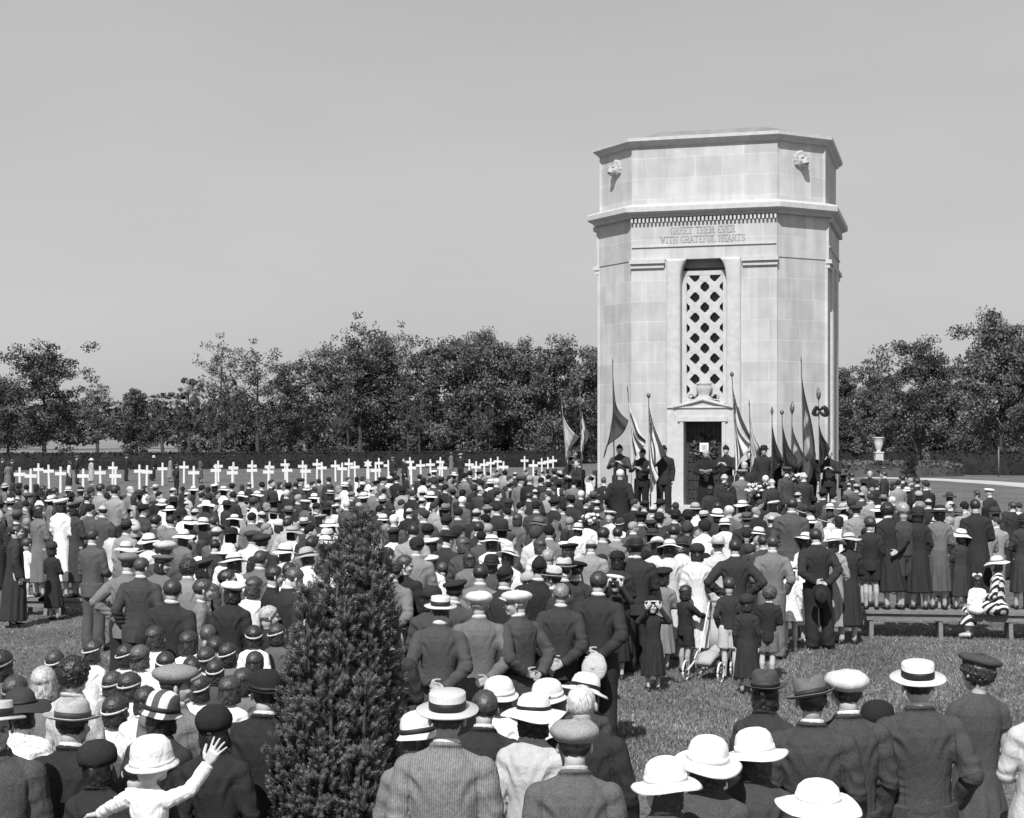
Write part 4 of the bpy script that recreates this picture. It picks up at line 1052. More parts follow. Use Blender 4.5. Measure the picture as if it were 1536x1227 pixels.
g = Geo(); g.add(*lathe([(0, .955), (.22, .955), (.13, 1.03), (.15, 1.08), (.25, 1.25), (.32, 1.60), (.37, 1.94), (.41, 1.97), (.41, 2.02), (0, 2.02)], 24)); g.obj('bowl', M['white'], ur, True)
po = empty('marker_post', (at(1498, 650, 110).x, 110, 0)); tag(po, 'thin pale post standing on the lawn before the hedge block', 'post')
g = Geo(); g.add(*tube([(0, 0, 0), (0, 0, 2.05)], [.05, .045], 10)); g.obj('shaft', M['wood'], po); g = Geo(); g.add(*lathe([(0, 2.052), (.07, 2.052), (.07, 2.09), (0, 2.14)], 12)); g.obj('cap', M['wood'], po)
# dark clipped bush beside the path
tree('cone0', 1366, 655, 92, 26, .03, 'dark conical bush between the urn and the hedge block', 1, None, 'bush', 'bush')

# ---------------------------------------------------------------- grave crosses
def cross_mesh():
    g = Geo(); w, t = .054, .04
    P = [(-w * 1.15, 0), (w * 1.15, 0), (w, .92), (.30, .91), (.30, 1.09), (w, 1.08), (w * .95, 1.36), (-w * .95, 1.36), (-w, 1.08), (-.30, 1.09), (-.30, .91), (-w, .92)]
    def sol(P, quads):
        n = len(P); V = [(x, -t, z) for x, z in P] + [(x, t, z) for x, z in P]
        g.add(V, [tuple(q) for q in quads] + [tuple(n + i for i in q[::-1]) for q in quads] + [(i, n + i, n + (i + 1) % n, (i + 1) % n) for i in range(n)])
    sol(P, [(0, 1, 2, 11), (2, 3, 4, 5), (11, 2, 5, 8), (11, 8, 9, 10), (8, 5, 6, 7)])
    return g.mesh('grave_cross', M['white'], False)
def star_mesh():
    g = Geo(); t = .05; g.add(*box(-.10, .10, -t, t, 0, .86)[:2]); n = 12
    P = [((.30 if i % 2 == 0 else .172) * sin(i * pi / 6), 1.12 + (.30 if i % 2 == 0 else .172) * cos(i * pi / 6)) for i in range(12)]
    V = [(x, -t - .003, z) for x, z in P] + [(x, t + .003, z) for x, z in P] + [(0, -t - .003, 1.12), (0, t + .003, 1.12)]
    g.add(V, [(i, n + i, n + (i + 1) % n, (i + 1) % n) for i in range(n)], [(24, i, (i + 1) % n) for i in range(n)] + [(25, n + (i + 1) % n, n + i) for i in range(n)])
    return g.mesh('star_marker', M['white'], False)
cm_, sm_ = cross_mesh(), star_mesh()
CR = [(30, 701), (46, 703), (58, 695), (74, 697), (91, 700), (125, 703), (151, 699), (169, 693), (173, 703), (209.5, 697), (220, 698), (244, 694), (276, 692), (291, 699), (324, 696), (328, 691), (350, 693), (349, 699), (378, 690.6), (379, 696), (404, 692), (403, 698), (428, 689), (431, 696), (454, 691), (458.6, 697), (475.6, 688.5), (483, 693),
      (503.5, 690.6), (513, 694), (523, 688), (533, 692), (564, 696), (569, 687), (583, 690), (615.5, 685.6), (617, 693), (631.5, 690), (646, 689), (659.5, 685.6), (663, 693), (704, 689), (713.7, 692), (727, 689), (736, 687), (746.5, 685), (755, 692), (787, 684), (800, 690), (813, 687), (822, 685.6), (829.5, 684)]
CR = sorted(CR); ns = sum(1 for c in CR if c[0] < 552); D = None
for i, (x, yt) in enumerate(CR):
    s = (yt - 650) / (CH - 1.36); D = FPX / s; o = link('grave_cross', cm_); o.location = (at(x, 650, D).x, D, 0); o.rotation_euler = (R(rng.normal() * .8), R(rng.normal() * .8), R(-6 + rng.normal() * 2))
    k = i - ns
    tag(o, 'white wooden grave cross, %s from the star marker %s' % ((ORD[k], 'towards the chapel') if k >= 0 else (ORD[min(-k - 1, 31)], 'away from the chapel')), 'grave cross', 'white crosses in the grave plots')
s = (689 - 650) / (CH - 1.42); D = FPX / s; o = link('star_marker', sm_); o.location = (at(552, 650, D).x, D, 0); tag(o, 'white grave marker with a six-pointed star top among the crosses', 'grave marker')

# ---------------------------------------------------------------- benches
def bench(name, x0, y0, x1, y1, h, label, legs, wide=.28):
    a, b = gp(x0, y0), gp(x1, y1); L = (b - a).length; d = (b - a) / L; o = empty(name, a, math.atan2(d.y, d.x)); tag(o, label, 'bench', 'plank benches used as stands')
    g = Geo(); g.add(*box(-.25, L + .25, -.02, wide, h - .045, h)[:2]); g.obj('seat', M['wood'], o, False)
    g = Geo(); g.add(*box(-.1, L + .1, .02, .05, h - .15, h - .048)[:2]); g.obj('rail', M['wood'], o, False)
    for k in range(legs):
        x = L * (k + .15) / (legs - .7) if legs > 1 else L / 2; g = Geo()
        V = [(x - .03, -.0, 0), (x + .03, -.0, 0), (x + .03, wide - .03, 0), (x - .03, wide - .03, 0), (x - .03, .055, h - .048), (x + .03, .055, h - .048), (x + .03, wide - .08, h - .048), (x - .03, wide - .08, h - .048)]
        g.add(V, [(0, 3, 2, 1), (4, 5, 6, 7), (0, 1, 5, 4), (1, 2, 6, 5), (2, 3, 7, 6), (3, 0, 4, 7)]); g.obj('leg', M['wood'], o, False)
    return o
bench('bench', 1292, 957, 1640, 963, .42, 'long plank bench carrying standing women and a seated pair', 4, .46)
bench('bench', 1240, 944, 1310, 945, .42, 'short plank bench end behind the dark-coated couple', 2, .3)
bench('bench', 80, 924, 150, 924, .30, 'short trestle bench with a shaped board end on the lawn', 2, .34)
bench('bench', 34, 924, 72, 924, .30, 'low bench under the woman in a tweed coat', 2, .34)
bench('bench', 138, 880, 192, 880, .38, 'bench under the two young men in light jackets', 2, .4)
bench('bench', 1160, 958, 1202, 958, .42, 'bench under the raised man in a tweed suit', 2, .4)

# ---------------------------------------------------------------- lawn blades where the grass shows near the camera
def blades(n, x0, x1, y0, y1):
    Y = rng.uniform(1 / y1, 1 / y0, n); D = CH * FPX * np.ones(n); py = rng.uniform(y0, y1, n); D = CH * FPX / (py - HOR); qx = rng.uniform(x0, x1, n); keep = rng.random(n) < np.clip(np.minimum.reduce([(qx - x0) / 90, (x1 - qx) / 90, (py - y0 + 12) / 40, (y1 - py) / 60]), 0, 1); py, D, qx = py[keep], D[keep], qx[keep]; n = len(qx); X = (qx - CX) / FPX * D
    b = np.stack([X, D, np.zeros(n)], 1); a = rng.uniform(0, 2 * pi, n); h = rng.uniform(.018, .048, n); w = rng.uniform(.004, .008, n); u = np.stack([np.cos(a), np.sin(a), 0 * a], 1) * w[:, None]
    ln = np.stack([rng.normal(size=n) * .6, rng.normal(size=n) * .6, np.ones(n)], 1) * h[:, None]
    g.add(np.stack([b - u, b + u, b + ln], 1).reshape(-1, 3), None, np.arange(3 * n).reshape(n, 3), np.repeat(rng.choice([.65, .95, 1.3, 1.8], n, p=[.3, .35, .2, .15]) * rng.uniform(.8, 1.2, n), 3))
g = Geo(); blades(26000, -160, 300, 860, 1080); blades(120000, 800, 1700, 925, 1190); blades(12000, 1360, 1600, 735, 800)
o = g.obj('grass', M['leaf'], None, False, .15); tag(o, 'short mown grass of the lawn', 'grass', kind='stuff')

# ---------------------------------------------------------------- the yew close to the camera
def yew():
    D = 9.0; s = FPX / D; b = at(505, 650, D); o = empty('yew', (b.x, D, 0)); tag(o, 'tall dark yew with tufted upright shoots standing among the crowd', 'yew')
    tr = Geo(); tips = []
    stems = [(543.4, 759, 0.12), (523.6, 776, 0.112), (564.9, 779, 0.104), (490.1, 812, 0.112), (576.1, 826, 0.088), (466.0, 869, 0.112), (582.1, 906, 0.088), (454.0, 931, 0.112), (441.1, 995, 0.112), (585.5, 990, 0.096), (509.0, 826, 0.128), (539.1, 811, 0.128), (556.3, 866, 0.128), (429.0, 1075, 0.112), (589.0, 1070, 0.096), (478.9, 901, 0.128), (521.9, 891, 0.136), (420.4, 1140, 0.112), (590.7, 1140, 0.096), (461.7, 1030, 0.128), (556.3, 1000, 0.136), (504.7, 990, 0.144), (487.5, 1090, 0.144), (547.7, 1100, 0.144)]
    for si, (x, yt, r) in enumerate(stems):
        h = CH - (yt - 650) / s; X = (x - 505) / s; y = (-.30 if si > 18 else .22 * sin(si * 2.3)) * (1 if h < 2.4 else .5); z = np.linspace(.05, h - .03, 8)
        k_ = np.clip(z / h, 0, 1); P = np.stack([X * (.35 + .65 * k_ ** .6), y * (.4 + .6 * k_), z], 1); tr.add(*tube(P, np.linspace(.035, .006, 8), 6))
        m = int(380 * h / 2)
        for i in range(m):
            f = rng.random() ** .62; k = int(f * 6.99); c = P[k] + (P[k + 1] - P[k]) * (f * 7 - k); az = rng.uniform(0, 2 * pi); rad = r * (1 - max(0, (f - .80) / .20) ** 2 * .75) * rng.uniform(.45, 1.05)
            p = c + np.array((cos(az) * rad, sin(az) * rad, rad * .35)); dn = np.array((cos(az) * .7, sin(az) * .7, rng.uniform(.4, 1.3))); tips.append((p, dn / np.linalg.norm(dn)))
    P = np.array([t[0] for t in tips]); Dn = np.array([t[1] for t in tips]); keep = P[:, 2] > .75; P, Dn = P[keep], Dn[keep]; n = len(P); K = 24
    u = np.cross(Dn, rng.normal(size=(n, 3))); u /= np.linalg.norm(u, axis=1, keepdims=True); v = np.cross(Dn, u); cr = Geo()
    for i in range(K):
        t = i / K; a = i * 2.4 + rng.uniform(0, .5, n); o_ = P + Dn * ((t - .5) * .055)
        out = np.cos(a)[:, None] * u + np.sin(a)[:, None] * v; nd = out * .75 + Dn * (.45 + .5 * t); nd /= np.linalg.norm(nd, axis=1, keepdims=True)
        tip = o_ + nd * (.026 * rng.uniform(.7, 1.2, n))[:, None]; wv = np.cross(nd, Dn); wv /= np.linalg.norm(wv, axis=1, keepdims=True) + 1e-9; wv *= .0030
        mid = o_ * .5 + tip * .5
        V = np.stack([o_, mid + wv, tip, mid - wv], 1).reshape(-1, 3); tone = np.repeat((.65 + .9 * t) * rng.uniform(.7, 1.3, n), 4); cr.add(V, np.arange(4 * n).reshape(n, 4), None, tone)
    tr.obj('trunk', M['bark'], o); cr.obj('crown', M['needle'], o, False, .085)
yew()
# ---------------------------------------------------------------- the crowd: photo pixel of the top of the head or hat, kind, then what differs
CAT = '''
# --- rows close to the camera
-6 1050 M hat=boater:205 top=75 mat=tweed H=1.74 rot=-165 yaw=10 pose=down |man in a boater and grey jacket turned towards the camera at the picture edge
42 1034 W hat=straww:58 band=45 top=235 mat=floral hair=bob:40 H=1.58 |woman in a white spotted dress and dark round straw hat
115 1048 M hat=panama:185 band=60 top=38 H=1.66 hair=short:35 ty=-8 tx=4 |black-coated man in a pale grey felt hat with a dark band
122 984 W hair=curly:38 top=190 mat=tweed H=1.66 |woman with thick dark curly hair and a pale grey collared coat
68 998 G hair=bob:175 top=120 H=1.42 |fair-haired girl beside the curly-haired woman in pale grey
14 972 G hair=bob:40 hat=headband:150 top=90 H=1.35 |dark-haired girl with a thin headband at the edge of the lawn
16 1012 G hair=bob:60 hat=headband:150 top=110 H=1.36 |brown-haired girl with a headband behind the man in a boater and grey jacket
225 1034 W hat=striphat:235 band=40 top=45 hair=bob:38 H=1.62 ty=-10 tx=5 |dark-coated woman in a black and white panelled hat
262 995 M hat=cap:150 top=110 H=1.68 yaw=-55 rot=-25 |man in a large grey checked cap, face turned in profile
165 1108 W hat=turban:42 top=40 hair=bob:30 H=1.52 |dark-clothed woman in a knitted black beret below the panelled hat
345 1056 W hat=turban:34 top=36 H=1.60 hair=bun:35 |dark-coated woman in a black hat trimmed with beads beside the waving baby
388 1003 M hat=bowler:34 top=36 H=1.68 |black-coated man in a dark round hat at the yew
225 1094 T hat=bonnet:235 band=215 top=222 mat=linen D=6.9 H=.98 pose=wave1 rot=-18 outfit=dress hair=none yaw=-12 bottom=240 |baby in a white bonnet and coat raising one spread hand
205 1130 M top=36 H=1.30 D=7.25 hair=short:36 pose=front hidden=1 |dark-haired person in a black coat holding up the bonneted baby
187 1008 G hair=bob:50 hat=headband:210 top=235 H=1.25 |girl with a thin white headband and white dress, second row of girls
88 972 G hair=bob:85 hat=headband:225 top=70 H=1.22 |girl with shiny brown hair and white headband on the lawn edge
135 958 G hair=bob:48 hat=headband:225 top=225 H=1.22 yaw=-30 |dark-haired girl with white headband alone at the lawn edge
212 966 G hair=bob:120 hat=headband:40 top=230 H=1.25 yaw=-20 |fair girl with a dark headband
238 977 G hair=bob:45 hat=headband:225 top=235 H=1.22 yaw=20 |dark-haired girl in white whose white headband slants
330 988 G hair=bob:70 hat=headband:225 top=70 H=1.2 |girl with headband and brown fringe beside the black round hat
308 968 G hair=bob:80 hat=headband:200 top=200 H=1.2
350 962 G hair=bob:45 hat=headband:225 top=110 H=1.2 yaw=-30
375 976 G hair=bob:50 top=225 H=1.22
385 937 G hair=bob:45 hat=headband:225 top=235 H=1.25 yaw=25
418 935 G hair=bob:50 hat=headband:225 top=90 H=1.22 yaw=-25
270 925 G hair=bob:45 hat=headband:225 top=225 H=1.28 yaw=40
242 938 G hair=bob:75 top=235 H=1.3 yaw=-25 |girl with bobbed wavy hair in a bright white dress
283 945 G hair=bob:50 top=235 H=1.28
308 936 B hair=short:110 top=235 H=1.3 collar=235
163 1005 G hair=bob:60 hat=headband:200 top=150 H=1.2
300 1010 G hair=bob:48 hat=headband:225 top=235 H=1.22
345 1012 G hair=bob:60 top=225 H=1.25
205 1028 W hair=bob:48 top=238 mat=linen H=1.42 |bareheaded woman in a plain bright white blouse beside the panelled hat
190 964 G hair=bob:45 hat=headband:225 top=200 H=1.2 yaw=-30
290 984 G hair=bob:42 hat=headband:210 top=235 H=1.2 yaw=30
362 1000 G hair=bob:50 top=110 H=1.22
327 953 G hair=short:70 top=225 H=1.24 yaw=40
262 1032 B hair=short:60 top=70 H=1.3
160 1040 G hair=bob:45 hat=headband:225 top=235 H=1.3
664 1036 M hat=boater:215 band=38 top=125 mat=stripe collar=225 H=1.78 bottom=120 pose=down hair=short:40 rot=-4 |man in a straw boater and grey pinstriped jacket standing against the yew
622 1062 W hat=cloche:238 band=45 top=120 H=1.62 hair=bob:90 tx=-8 |woman in a white cloche with a dark ribbon, half behind the pinstriped man
715 1034 M hair=short:95 top=42 collar=230 H=1.62 |brown-haired young man in a black jacket and white collar beside the pinstriped man
752 1014 G hat=cloche:242 band=235 top=240 H=1.36 hair=bob:60 D=10.7 |girl in white with a white cloche, nearer the boater of the two
835 1017 G hat=cloche:242 band=235 top=240 H=1.36 hair=bob:50 D=10.6 |girl in white with a white cloche and white streamers, beside the bald old man
885 1006 G hat=sunhat:240 band=30 top=60 H=1.38 hair=bob:45 D=11 tx=14 ty=-22 |girl in an upturned white hat with a black ribbon
793 1040 W hat=straww:243 band=35 top=185 mat=linen H=1.64 hair=bun:40 ty=-8 |woman in a wide white straw hat with a black ribbon and pale coat
862 1077 M hat=cap:165 hatmat=tweed top=92 mat=tweed H=1.70 collar=190 hair=short:70 pose=down rot=2 |man in a light grey tweed cap and grey tweed jacket
908 1026 M hair=thin:205 top=38 collar=240 H=1.72 pose=down |white-haired old man in a black coat and high white collar
1000 1136 W hat=sunhat:250 band=245 top=75 H=1.60 hair=bob:50 yaw=70 rot=-5 |woman in a white brimmed hat with her face in profile
1062 1105 W hat=sunhat:250 band=245 top=72 H=1.62 hair=bob:45 tx=6 |woman in grey under the middle of three touching white hats
1132 1093 W hat=sunhat:250 band=248 top=62 H=1.62 hair=bob:50 tx=-5 |woman in dark grey under the hat-pinned white brim nearest the capped man
1227 1170 W hat=wide:250 band=246 top=80 H=1.56 hair=bob:60 |woman under the round white hat below the capped man
1147 1007 W hat=fedora:75 band=55 top=48 H=1.62 hair=bob:35 |woman in a dark brimmed hat and dark coat on the open lawn
1224 1008 M hat=panama:115 band=50 top=60 H=1.70 tx=-14 ty=-14 hair=short:38 |man in a tilted brown straw hat half behind the pale cap
1273 998 M hat=cap:215 hatmat=felt top=66 mat=tweed collar=235 H=1.74 hair=short:50 pose=down rot=5 |broad man in a pale flat cap and grey suit
1313 1050 B hat=skull:34 hair=short:36 top=90 H=1.46 yaw=-20 |child in a black skullcap between two grey-suited men
1390 990 M hat=boater:235 band=30 top=66 mat=tweed collar=220 H=1.76 hair=short:35 pose=pocket rot=-4 |man in a white boater with a black band and grey suit
1458 979 W hat=beret:72 band=60 top=70 hair=curly:52 H=1.70 outfit=dress short=1 tx=16 yaw=25 |curly-haired woman in a tilted grey beret and short-sleeved dress
1546 1013 W hair=bob:60 top=190 mat=linen H=1.66 |bareheaded woman in a pale dress at the picture edge
# --- the row before the open lawn
654 894 M hat=boater:225 band=40 top=70 mat=tweed collar=230 H=1.67 hair=short:40 pose=behind |man in a boater and dark grey suit with hands behind him, beside the pale cap
717 885 M hat=cap:225 hatmat=felt top=105 mat=tweed collar=220 H=1.66 hair=short:150 pose=behind1 |stout grey-suited man in a white cap, one hand behind his back
783 885 M hat=cap:215 hatmat=felt top=68 mat=tweed collar=225 H=1.65 hair=short:150 pose=behind rot=42 yaw=45 |man in a white cap showing his profile, hands clasped behind
838 873 M hair=short:125 top=52 collar=235 H=1.65 pose=behind |grey-haired man in a dark suit with hands behind his back
895 856 M hair=short:52 top=44 mat=cloth collar=235 H=1.76 pose=behind rot=-14 |dark-haired man holding a pale cap behind his back
876 838 M hat=beret:28 top=48 collar=225 H=1.70 yaw=40 rot=8 hair=short:60 tx=20 |man in a black beret with a badge, face half turned
757 846 M hat=garrison:40 top=42 H=1.74 hair=short:60
797 832 M hat=garrison:36 top=36 H=1.76 hair=short:45
832 822 M hair=thin:150 top=60 H=1.70 collar=220
646 878 W hat=turban:46 top=62 H=1.62 hair=bob:40
678 869 M hat=beret:45 top=66 collar=225 H=1.66
716 846 M hair=short:42 top=115 collar=230 H=1.68 mat=linen
590 931 M hair=bald:185 top=50 collar=235 H=1.66 mat=stripe |bald-crowned man in a dark jacket at the edge of the yew
578 907 G hair=bob:140 hat=headband:90 top=235 H=1.28
605 884 G hair=bob:50 hat=headband:235 top=240 H=1.3 yaw=-60
615 851 G hair=bob:50 hat=headband:210 top=235 H=1.25
650 855 G hair=short:95 top=160 H=1.25
668 842 G hair=short:110 top=200 H=1.28
682 852 G hair=bob:70 top=225 H=1.2
697 847 G hair=bob:40 hat=headband:235 top=240 H=1.25 yaw=-40
736 851 G hair=bob:48 hat=headband:235 top=225 H=1.25
625 897 G hair=bob:110 top=225 H=1.2
776 842 G hair=curly:75 top=235 H=1.3
792 875 G hair=bob:60 top=235 H=1.2
928 824 W hat=skull:34 top=46 H=1.58 hair=bob:34 collar=120
957 806 M hat=fedora:44 top=46 H=1.72 hair=short:34
988 806 W hat=wide:240 band=120 top=205 mat=linen H=1.64 hair=bob:45 ty=-30 |woman in a pale coat under a wide white hat tipped far back
1006 809 W hat=wide:236 band=140 top=200 mat=linen H=1.62 hair=bob:45 ty=-20
1022 806 W hat=cloche:60 top=205 mat=linen H=1.60 pitch=20 |woman in a pale belted raincoat and dark hat
1046 815 W hat=turban:48 top=210 mat=linen H=1.64 hair=bob:40
1083 802 M hat=panama:205 band=150 top=190 mat=linen H=1.68
1103 808 M hair=short:42 top=45 collar=235 H=1.72 pose=hips rot=-6 |dark-suited bareheaded man with hands on his hips
1157 803 M hair=short:60 top=118 mat=tweed collar=225 H=1.70 pose=pocket rot=-4 |man in a light tweed jacket with hands in his pockets
1181 745 M hair=short:48 top=80 mat=tweed collar=220 H=1.74 lift=.42 pose=front |tall man in a tweed suit raised above the heads before the flags
925 860 G hat=beret:235 hair=short:150 top=38 mat=cloth outfit=coat H=1.32 pose=shade rot=168 |girl in a white cap raising a dark camera to her eyes
980 893 G hat=bowler:32 band=225 hair=bob:40 top=38 outfit=coat H=1.12 pose=shade rot=180 feet=1 |small girl in a black coat holding her dark hat brim
992 850 G hat=beret:40 hair=bob:42 top=130 mat=tweed outfit=coat H=1.34 yaw=20
1028 877 B hair=bob:45 top=38 outfit=boyjacket bottom=38 H=1.14 pose=lean rot=-60 |dark-haired small boy leaning on the push-chair handle
1095 865 B hair=short:55 top=45 bottom=190 H=1.30 outfit=boy pose=pocket rot=-5 |boy in a dark jersey and pale shorts beside the push-chair
1121 890 G hat=turban:52 top=42 outfit=coat H=1.18 hair=bob:45 |small girl in a dark coat and round knitted hat by the push-chair
1150 878 B hair=curly:115 top=38 H=1.20 outfit=boyjacket bottom=110 collar=235 rot=-14 pose=front |curly fair-haired boy in a dark jacket and wide white collar
1186 842 G hat=cloche:238 band=60 top=232 mat=floral H=1.26 pose=down |girl in a flowered white frock and white hat beside the couple
1213 798 W hat=wide:240 band=70 top=238 mat=linen H=1.62 hair=bob:50 ty=-20 tx=12 outfit=coat |woman in a long white dress and tipped white hat beside the couple
1231 792 M hair=short:48 top=42 collar=235 H=1.74 pose=behind rot=6 yaw=-10 |dark-suited man of the couple, a dark hat held behind him
1272 799 W hat=wide:215 band=40 hatmat=floral top=42 H=1.62 hair=bob:45 outfit=coat ty=-14 |woman of the couple in a dark dress and flower-speckled hat
1253 803 W hat=wide:240 band=90 top=150 H=1.58 hair=bob:60 ty=-26
1284 757 M hat=cap:60 top=140 mat=linen H=1.66
1300 757 G hair=bob:75 hat=headband:215 top=70 H=1.45
# --- standing on the long bench
1307 773 B hair=short:60 top=42 outfit=boyjacket bottom=40 H=1.36 lift=.42 yaw=15 collar=225 |boy in dark jacket and shorts on the end of the long bench
1340 755 W hair=curly:36 top=40 H=1.62 lift=.42 outfit=coat pose=behind1 collar=225 |dark-coated curly-haired woman on the bench, one pale hand behind her
1362 752 B hair=short:150 top=60 H=1.5 lift=.42
1379 760 W hat=cloche:44 top=40 H=1.60 lift=.42 hair=bob:40 |woman in a black coat and shiny black cloche on the bench
1408 757 W hat=straww:38 band=220 top=112 mat=tweed outfit=skirtsuit bottom=84 H=1.62 lift=.42 pose=front |woman in a grey tweed jacket and skirt on the bench
1438 762 W hat=cloche:105 top=150 H=1.60 yaw=-40 hair=bob:45
1440 792 G hat=wide:235 band=60 top=52 H=1.36 lift=.42 outfit=coat hair=bob:60 yaw=15 pose=front |girl in a dark coat and white brimmed hat on the bench
1470 748 M hair=short:40 top=40 H=1.72 lift=.42 outfit=robe pose=front |bareheaded man in a long black coat on the bench
1532 770 W hat=cloche:45 top=52 outfit=skirtsuit bottom=52 H=1.62 lift=.42 pose=front |woman in dark jacket and skirt at the far end of the bench
1495 834 W hat=straww:225 band=120 top=225 mat=bold outfit=dress H=1.60 sit=1 seat=920 rot=62 yaw=15 hair=bob:50 pose=front |woman in a boldly striped dress sitting on the bench
1465 856 G hat=bow:240 top=238 mat=linen outfit=dress H=1.05 sit=1 seat=920 rot=0 hair=bob:70 |small girl in white with a bow, sitting on the bench
# --- behind the bench
1485 732 M hat=sailor:240 top=45 hair=thin:200 H=1.70 |white-haired man in a white cap standing alone on the far lawn
1515 752 M hair=short:60 top=45 H=1.66 collar=225
1425 738 W hat=straww:60 top=90 H=1.60
1466 735 W hair=bun:90 top=150 H=1.60
1452 766 G hair=bob:170 top=200 H=1.45
1352 712 M hair=short:42 top=42 collar=240 H=1.74 rot=35
1377 716 M hair=short:42 top=42 collar=235 H=1.74 rot=40
1308 705 M hair=bald:170 top=42 collar=240 H=1.76 rot=160 |bald man in a dark suit facing the camera beside the chapel
1326 706 M hair=short:60 top=50 collar=225 H=1.74 rot=60
1281 708 M hair=short:60 top=40 collar=225 H=1.74 rot=50
1266 712 W hat=beret:34 top=135 mat=linen H=1.66 rot=25 |woman in a pale coat and black beret beside the chapel
1222 703 M hair=short:60 top=42 H=1.74 rot=60 collar=225
1258 704 M hair=short:48 top=130 H=1.72 rot=120
1343 744 M hair=thin:205 top=60 H=1.68
1380 752 M hair=curly:130 top=70 H=1.6
# --- left edge and the left benches
20 787 W hair=bun:42 top=48 outfit=robe H=1.64 rot=-65 yaw=-15 pose=down |woman in a long dark coat walking along the lawn edge
24 764 M hat=fedora:95 band=40 top=42 H=1.70 |man in a grey banded felt hat behind the walking woman
40 804 T top=235 outfit=dress mat=linen H=.96 lift=.38 hair=short:90 |toddler in a white frock on the low bench
61 757 W hair=bob:42 top=112 mat=tweed H=1.62 lift=.38 outfit=coat rot=-40 yaw=-30 pose=front |smiling dark-haired woman in a speckled tweed coat on the low bench
94 747 W hat=beret:242 top=235 mat=linen H=1.62 lift=.38 outfit=coat hair=bob:45 |woman in a white dress and large white beret on the bench
118 752 W hat=beret:85 top=58 H=1.60 lift=.38 outfit=coat hair=bob:35 |woman in a dark coat and grey beret on the bench
82 811 G hat=turban:58 top=40 H=1.3 outfit=coat
151 725 M hair=short:40 top=145 mat=tweed bottom=130 H=1.72 lift=.38 |young man in a light jacket, nearer the lawn of the raised pair
178 727 M hair=short:42 top=148 mat=tweed bottom=45 H=1.74 lift=.38 pose=front |young man in a light jacket with folded arms, second of the raised pair
141 793 M hair=short:70 top=82 mat=tweed bottom=80 H=1.74 rot=-30 pose=front collar=225 |man in a grey suit standing beside the bench end
186 828 M hat=cap:130 top=118 mat=tweed bottom=40 H=1.72 pose=hips collar=225 rot=-12 |man in a light tweed jacket and rumpled cap, hands on hips
188 811 W hat=straww:215 band=40 top=110 H=1.62
47 738 M hat=cap:90 top=40 H=1.7 rot=-70 collar=225
66 728 W hair=bun:36 top=45 H=1.64
84 731 M hair=short:42 top=60 H=1.7
120 730 W hat=cloche:50 band=225 top=110 H=1.62
131 740 M hair=short:36 top=45 H=1.7
252 810 M hat=cap:200 hatmat=felt top=70 collar=235 H=1.72 hair=short:60
252 867 M hair=short:50 top=42 collar=225 H=1.70 yaw=15 |dark-haired man in a black suit before the row of schoolgirls
295 867 B hair=short:85 top=120 mat=tweed H=1.5 rot=-75 collar=225 outfit=boyjacket
284 838 M hair=curly:70 top=135 mat=tweed H=1.66
343 872 W hat=beret:243 top=40 H=1.58 outfit=coat hair=bob:40 tx=14 |woman in a white beret with a dark fur collar
343 815 W hat=sunhat:240 band=235 top=230 mat=linen H=1.62 |woman in a white blouse and white brimmed hat near the yew
341 853 B hair=short:40 top=80 H=1.5 rot=-80
388 824 M hair=short:60 top=105 H=1.70 rot=-20
405 847 M hair=short:38 top=34 outfit=robe H=1.72 rot=-75 collar=240 |priest in a black cassock seen in profile
441 848 M hair=short:110 top=42 H=1.74 rot=-45 pitch=30 yaw=-20 |grey-haired man in a dark coat with bowed head beside the yew
403 907 B hair=short:170 top=38 H=1.36 rot=-75 |fair-haired boy in profile before the bowed man
205 836 M hair=short:60 top=60 H=1.70 yaw=-40
430 815 W hat=sunhat:240 top=200 H=1.6
460 803 M hair=short:45 top=105 mat=tweed H=1.7 collar=235
431 843 W hair=bob:45 top=235 H=1.55
# --- white and pale hats and tops picked out of the middle of the crowd
306 750 W hat=wide:242 band=240 top=50 H=1.6
270 794 W hat=wide:235 band=90 top=110 H=1.62
247 811 M hat=sailor:215 top=90 H=1.7
225 800 W hat=sunhat:240 top=200 H=1.6
245 748 W hat=sunhat:235 top=235 H=1.6 mat=linen
229 770 B hair=short:36 top=60 H=1.6
259 772 M hair=short:36 top=120 H=1.7
367 738 W hat=wide:235 top=150 H=1.6
388 736 W hat=wide:240 top=60 H=1.6
383 745 M hat=fedora:80 top=210 mat=linen H=1.7
323 773 B hair=short:90 top=70 H=1.5
378 795 M hat=cap:70 top=225 mat=linen H=1.65
433 776 M hair=short:40 top=170 mat=tweed H=1.7
455 749 W hat=sailor:235 top=90 H=1.6
459 727 W hat=sunhat:238 top=60 H=1.6
494 735 W hat=boater:225 top=60 H=1.62
517 723 W hat=cloche:235 top=230 H=1.6
415 778 W hat=turban:225 top=150 H=1.6
500 778 W hat=straww:235 band=120 top=200 H=1.6
490 791 M hat=panama:205 top=90 H=1.7
490 803 W hat=wide:240 band=60 top=60 H=1.62
546 738 W hat=sunhat:230 top=80 H=1.62
565 720 M hat=beret:40 top=85 H=1.7
598 771 M hair=thin:235 top=75 H=1.68
690 744 M hair=thin:240 top=85 H=1.7 |white-haired man in grey amid the dark heads between yew and chapel
668 772 M hat=skull:40 top=48 H=1.72 collar=225
645 785 M hat=skull:34 top=90 H=1.70 collar=235
715 782 M hair=short:42 top=44 H=1.74 collar=225 |dark-suited man among the heads behind the two white-hatted women
742 802 W hat=wide:240 band=40 top=240 mat=linen H=1.6 ty=-20
760 822 W hat=wide:240 band=40 top=240 mat=linen H=1.58 ty=-25
775 770 W hair=bob:60 top=90 H=1.65
620 805 M hat=skull:40 top=130 H=1.72
682 708 W hat=straww:235 band=60 top=70 H=1.62
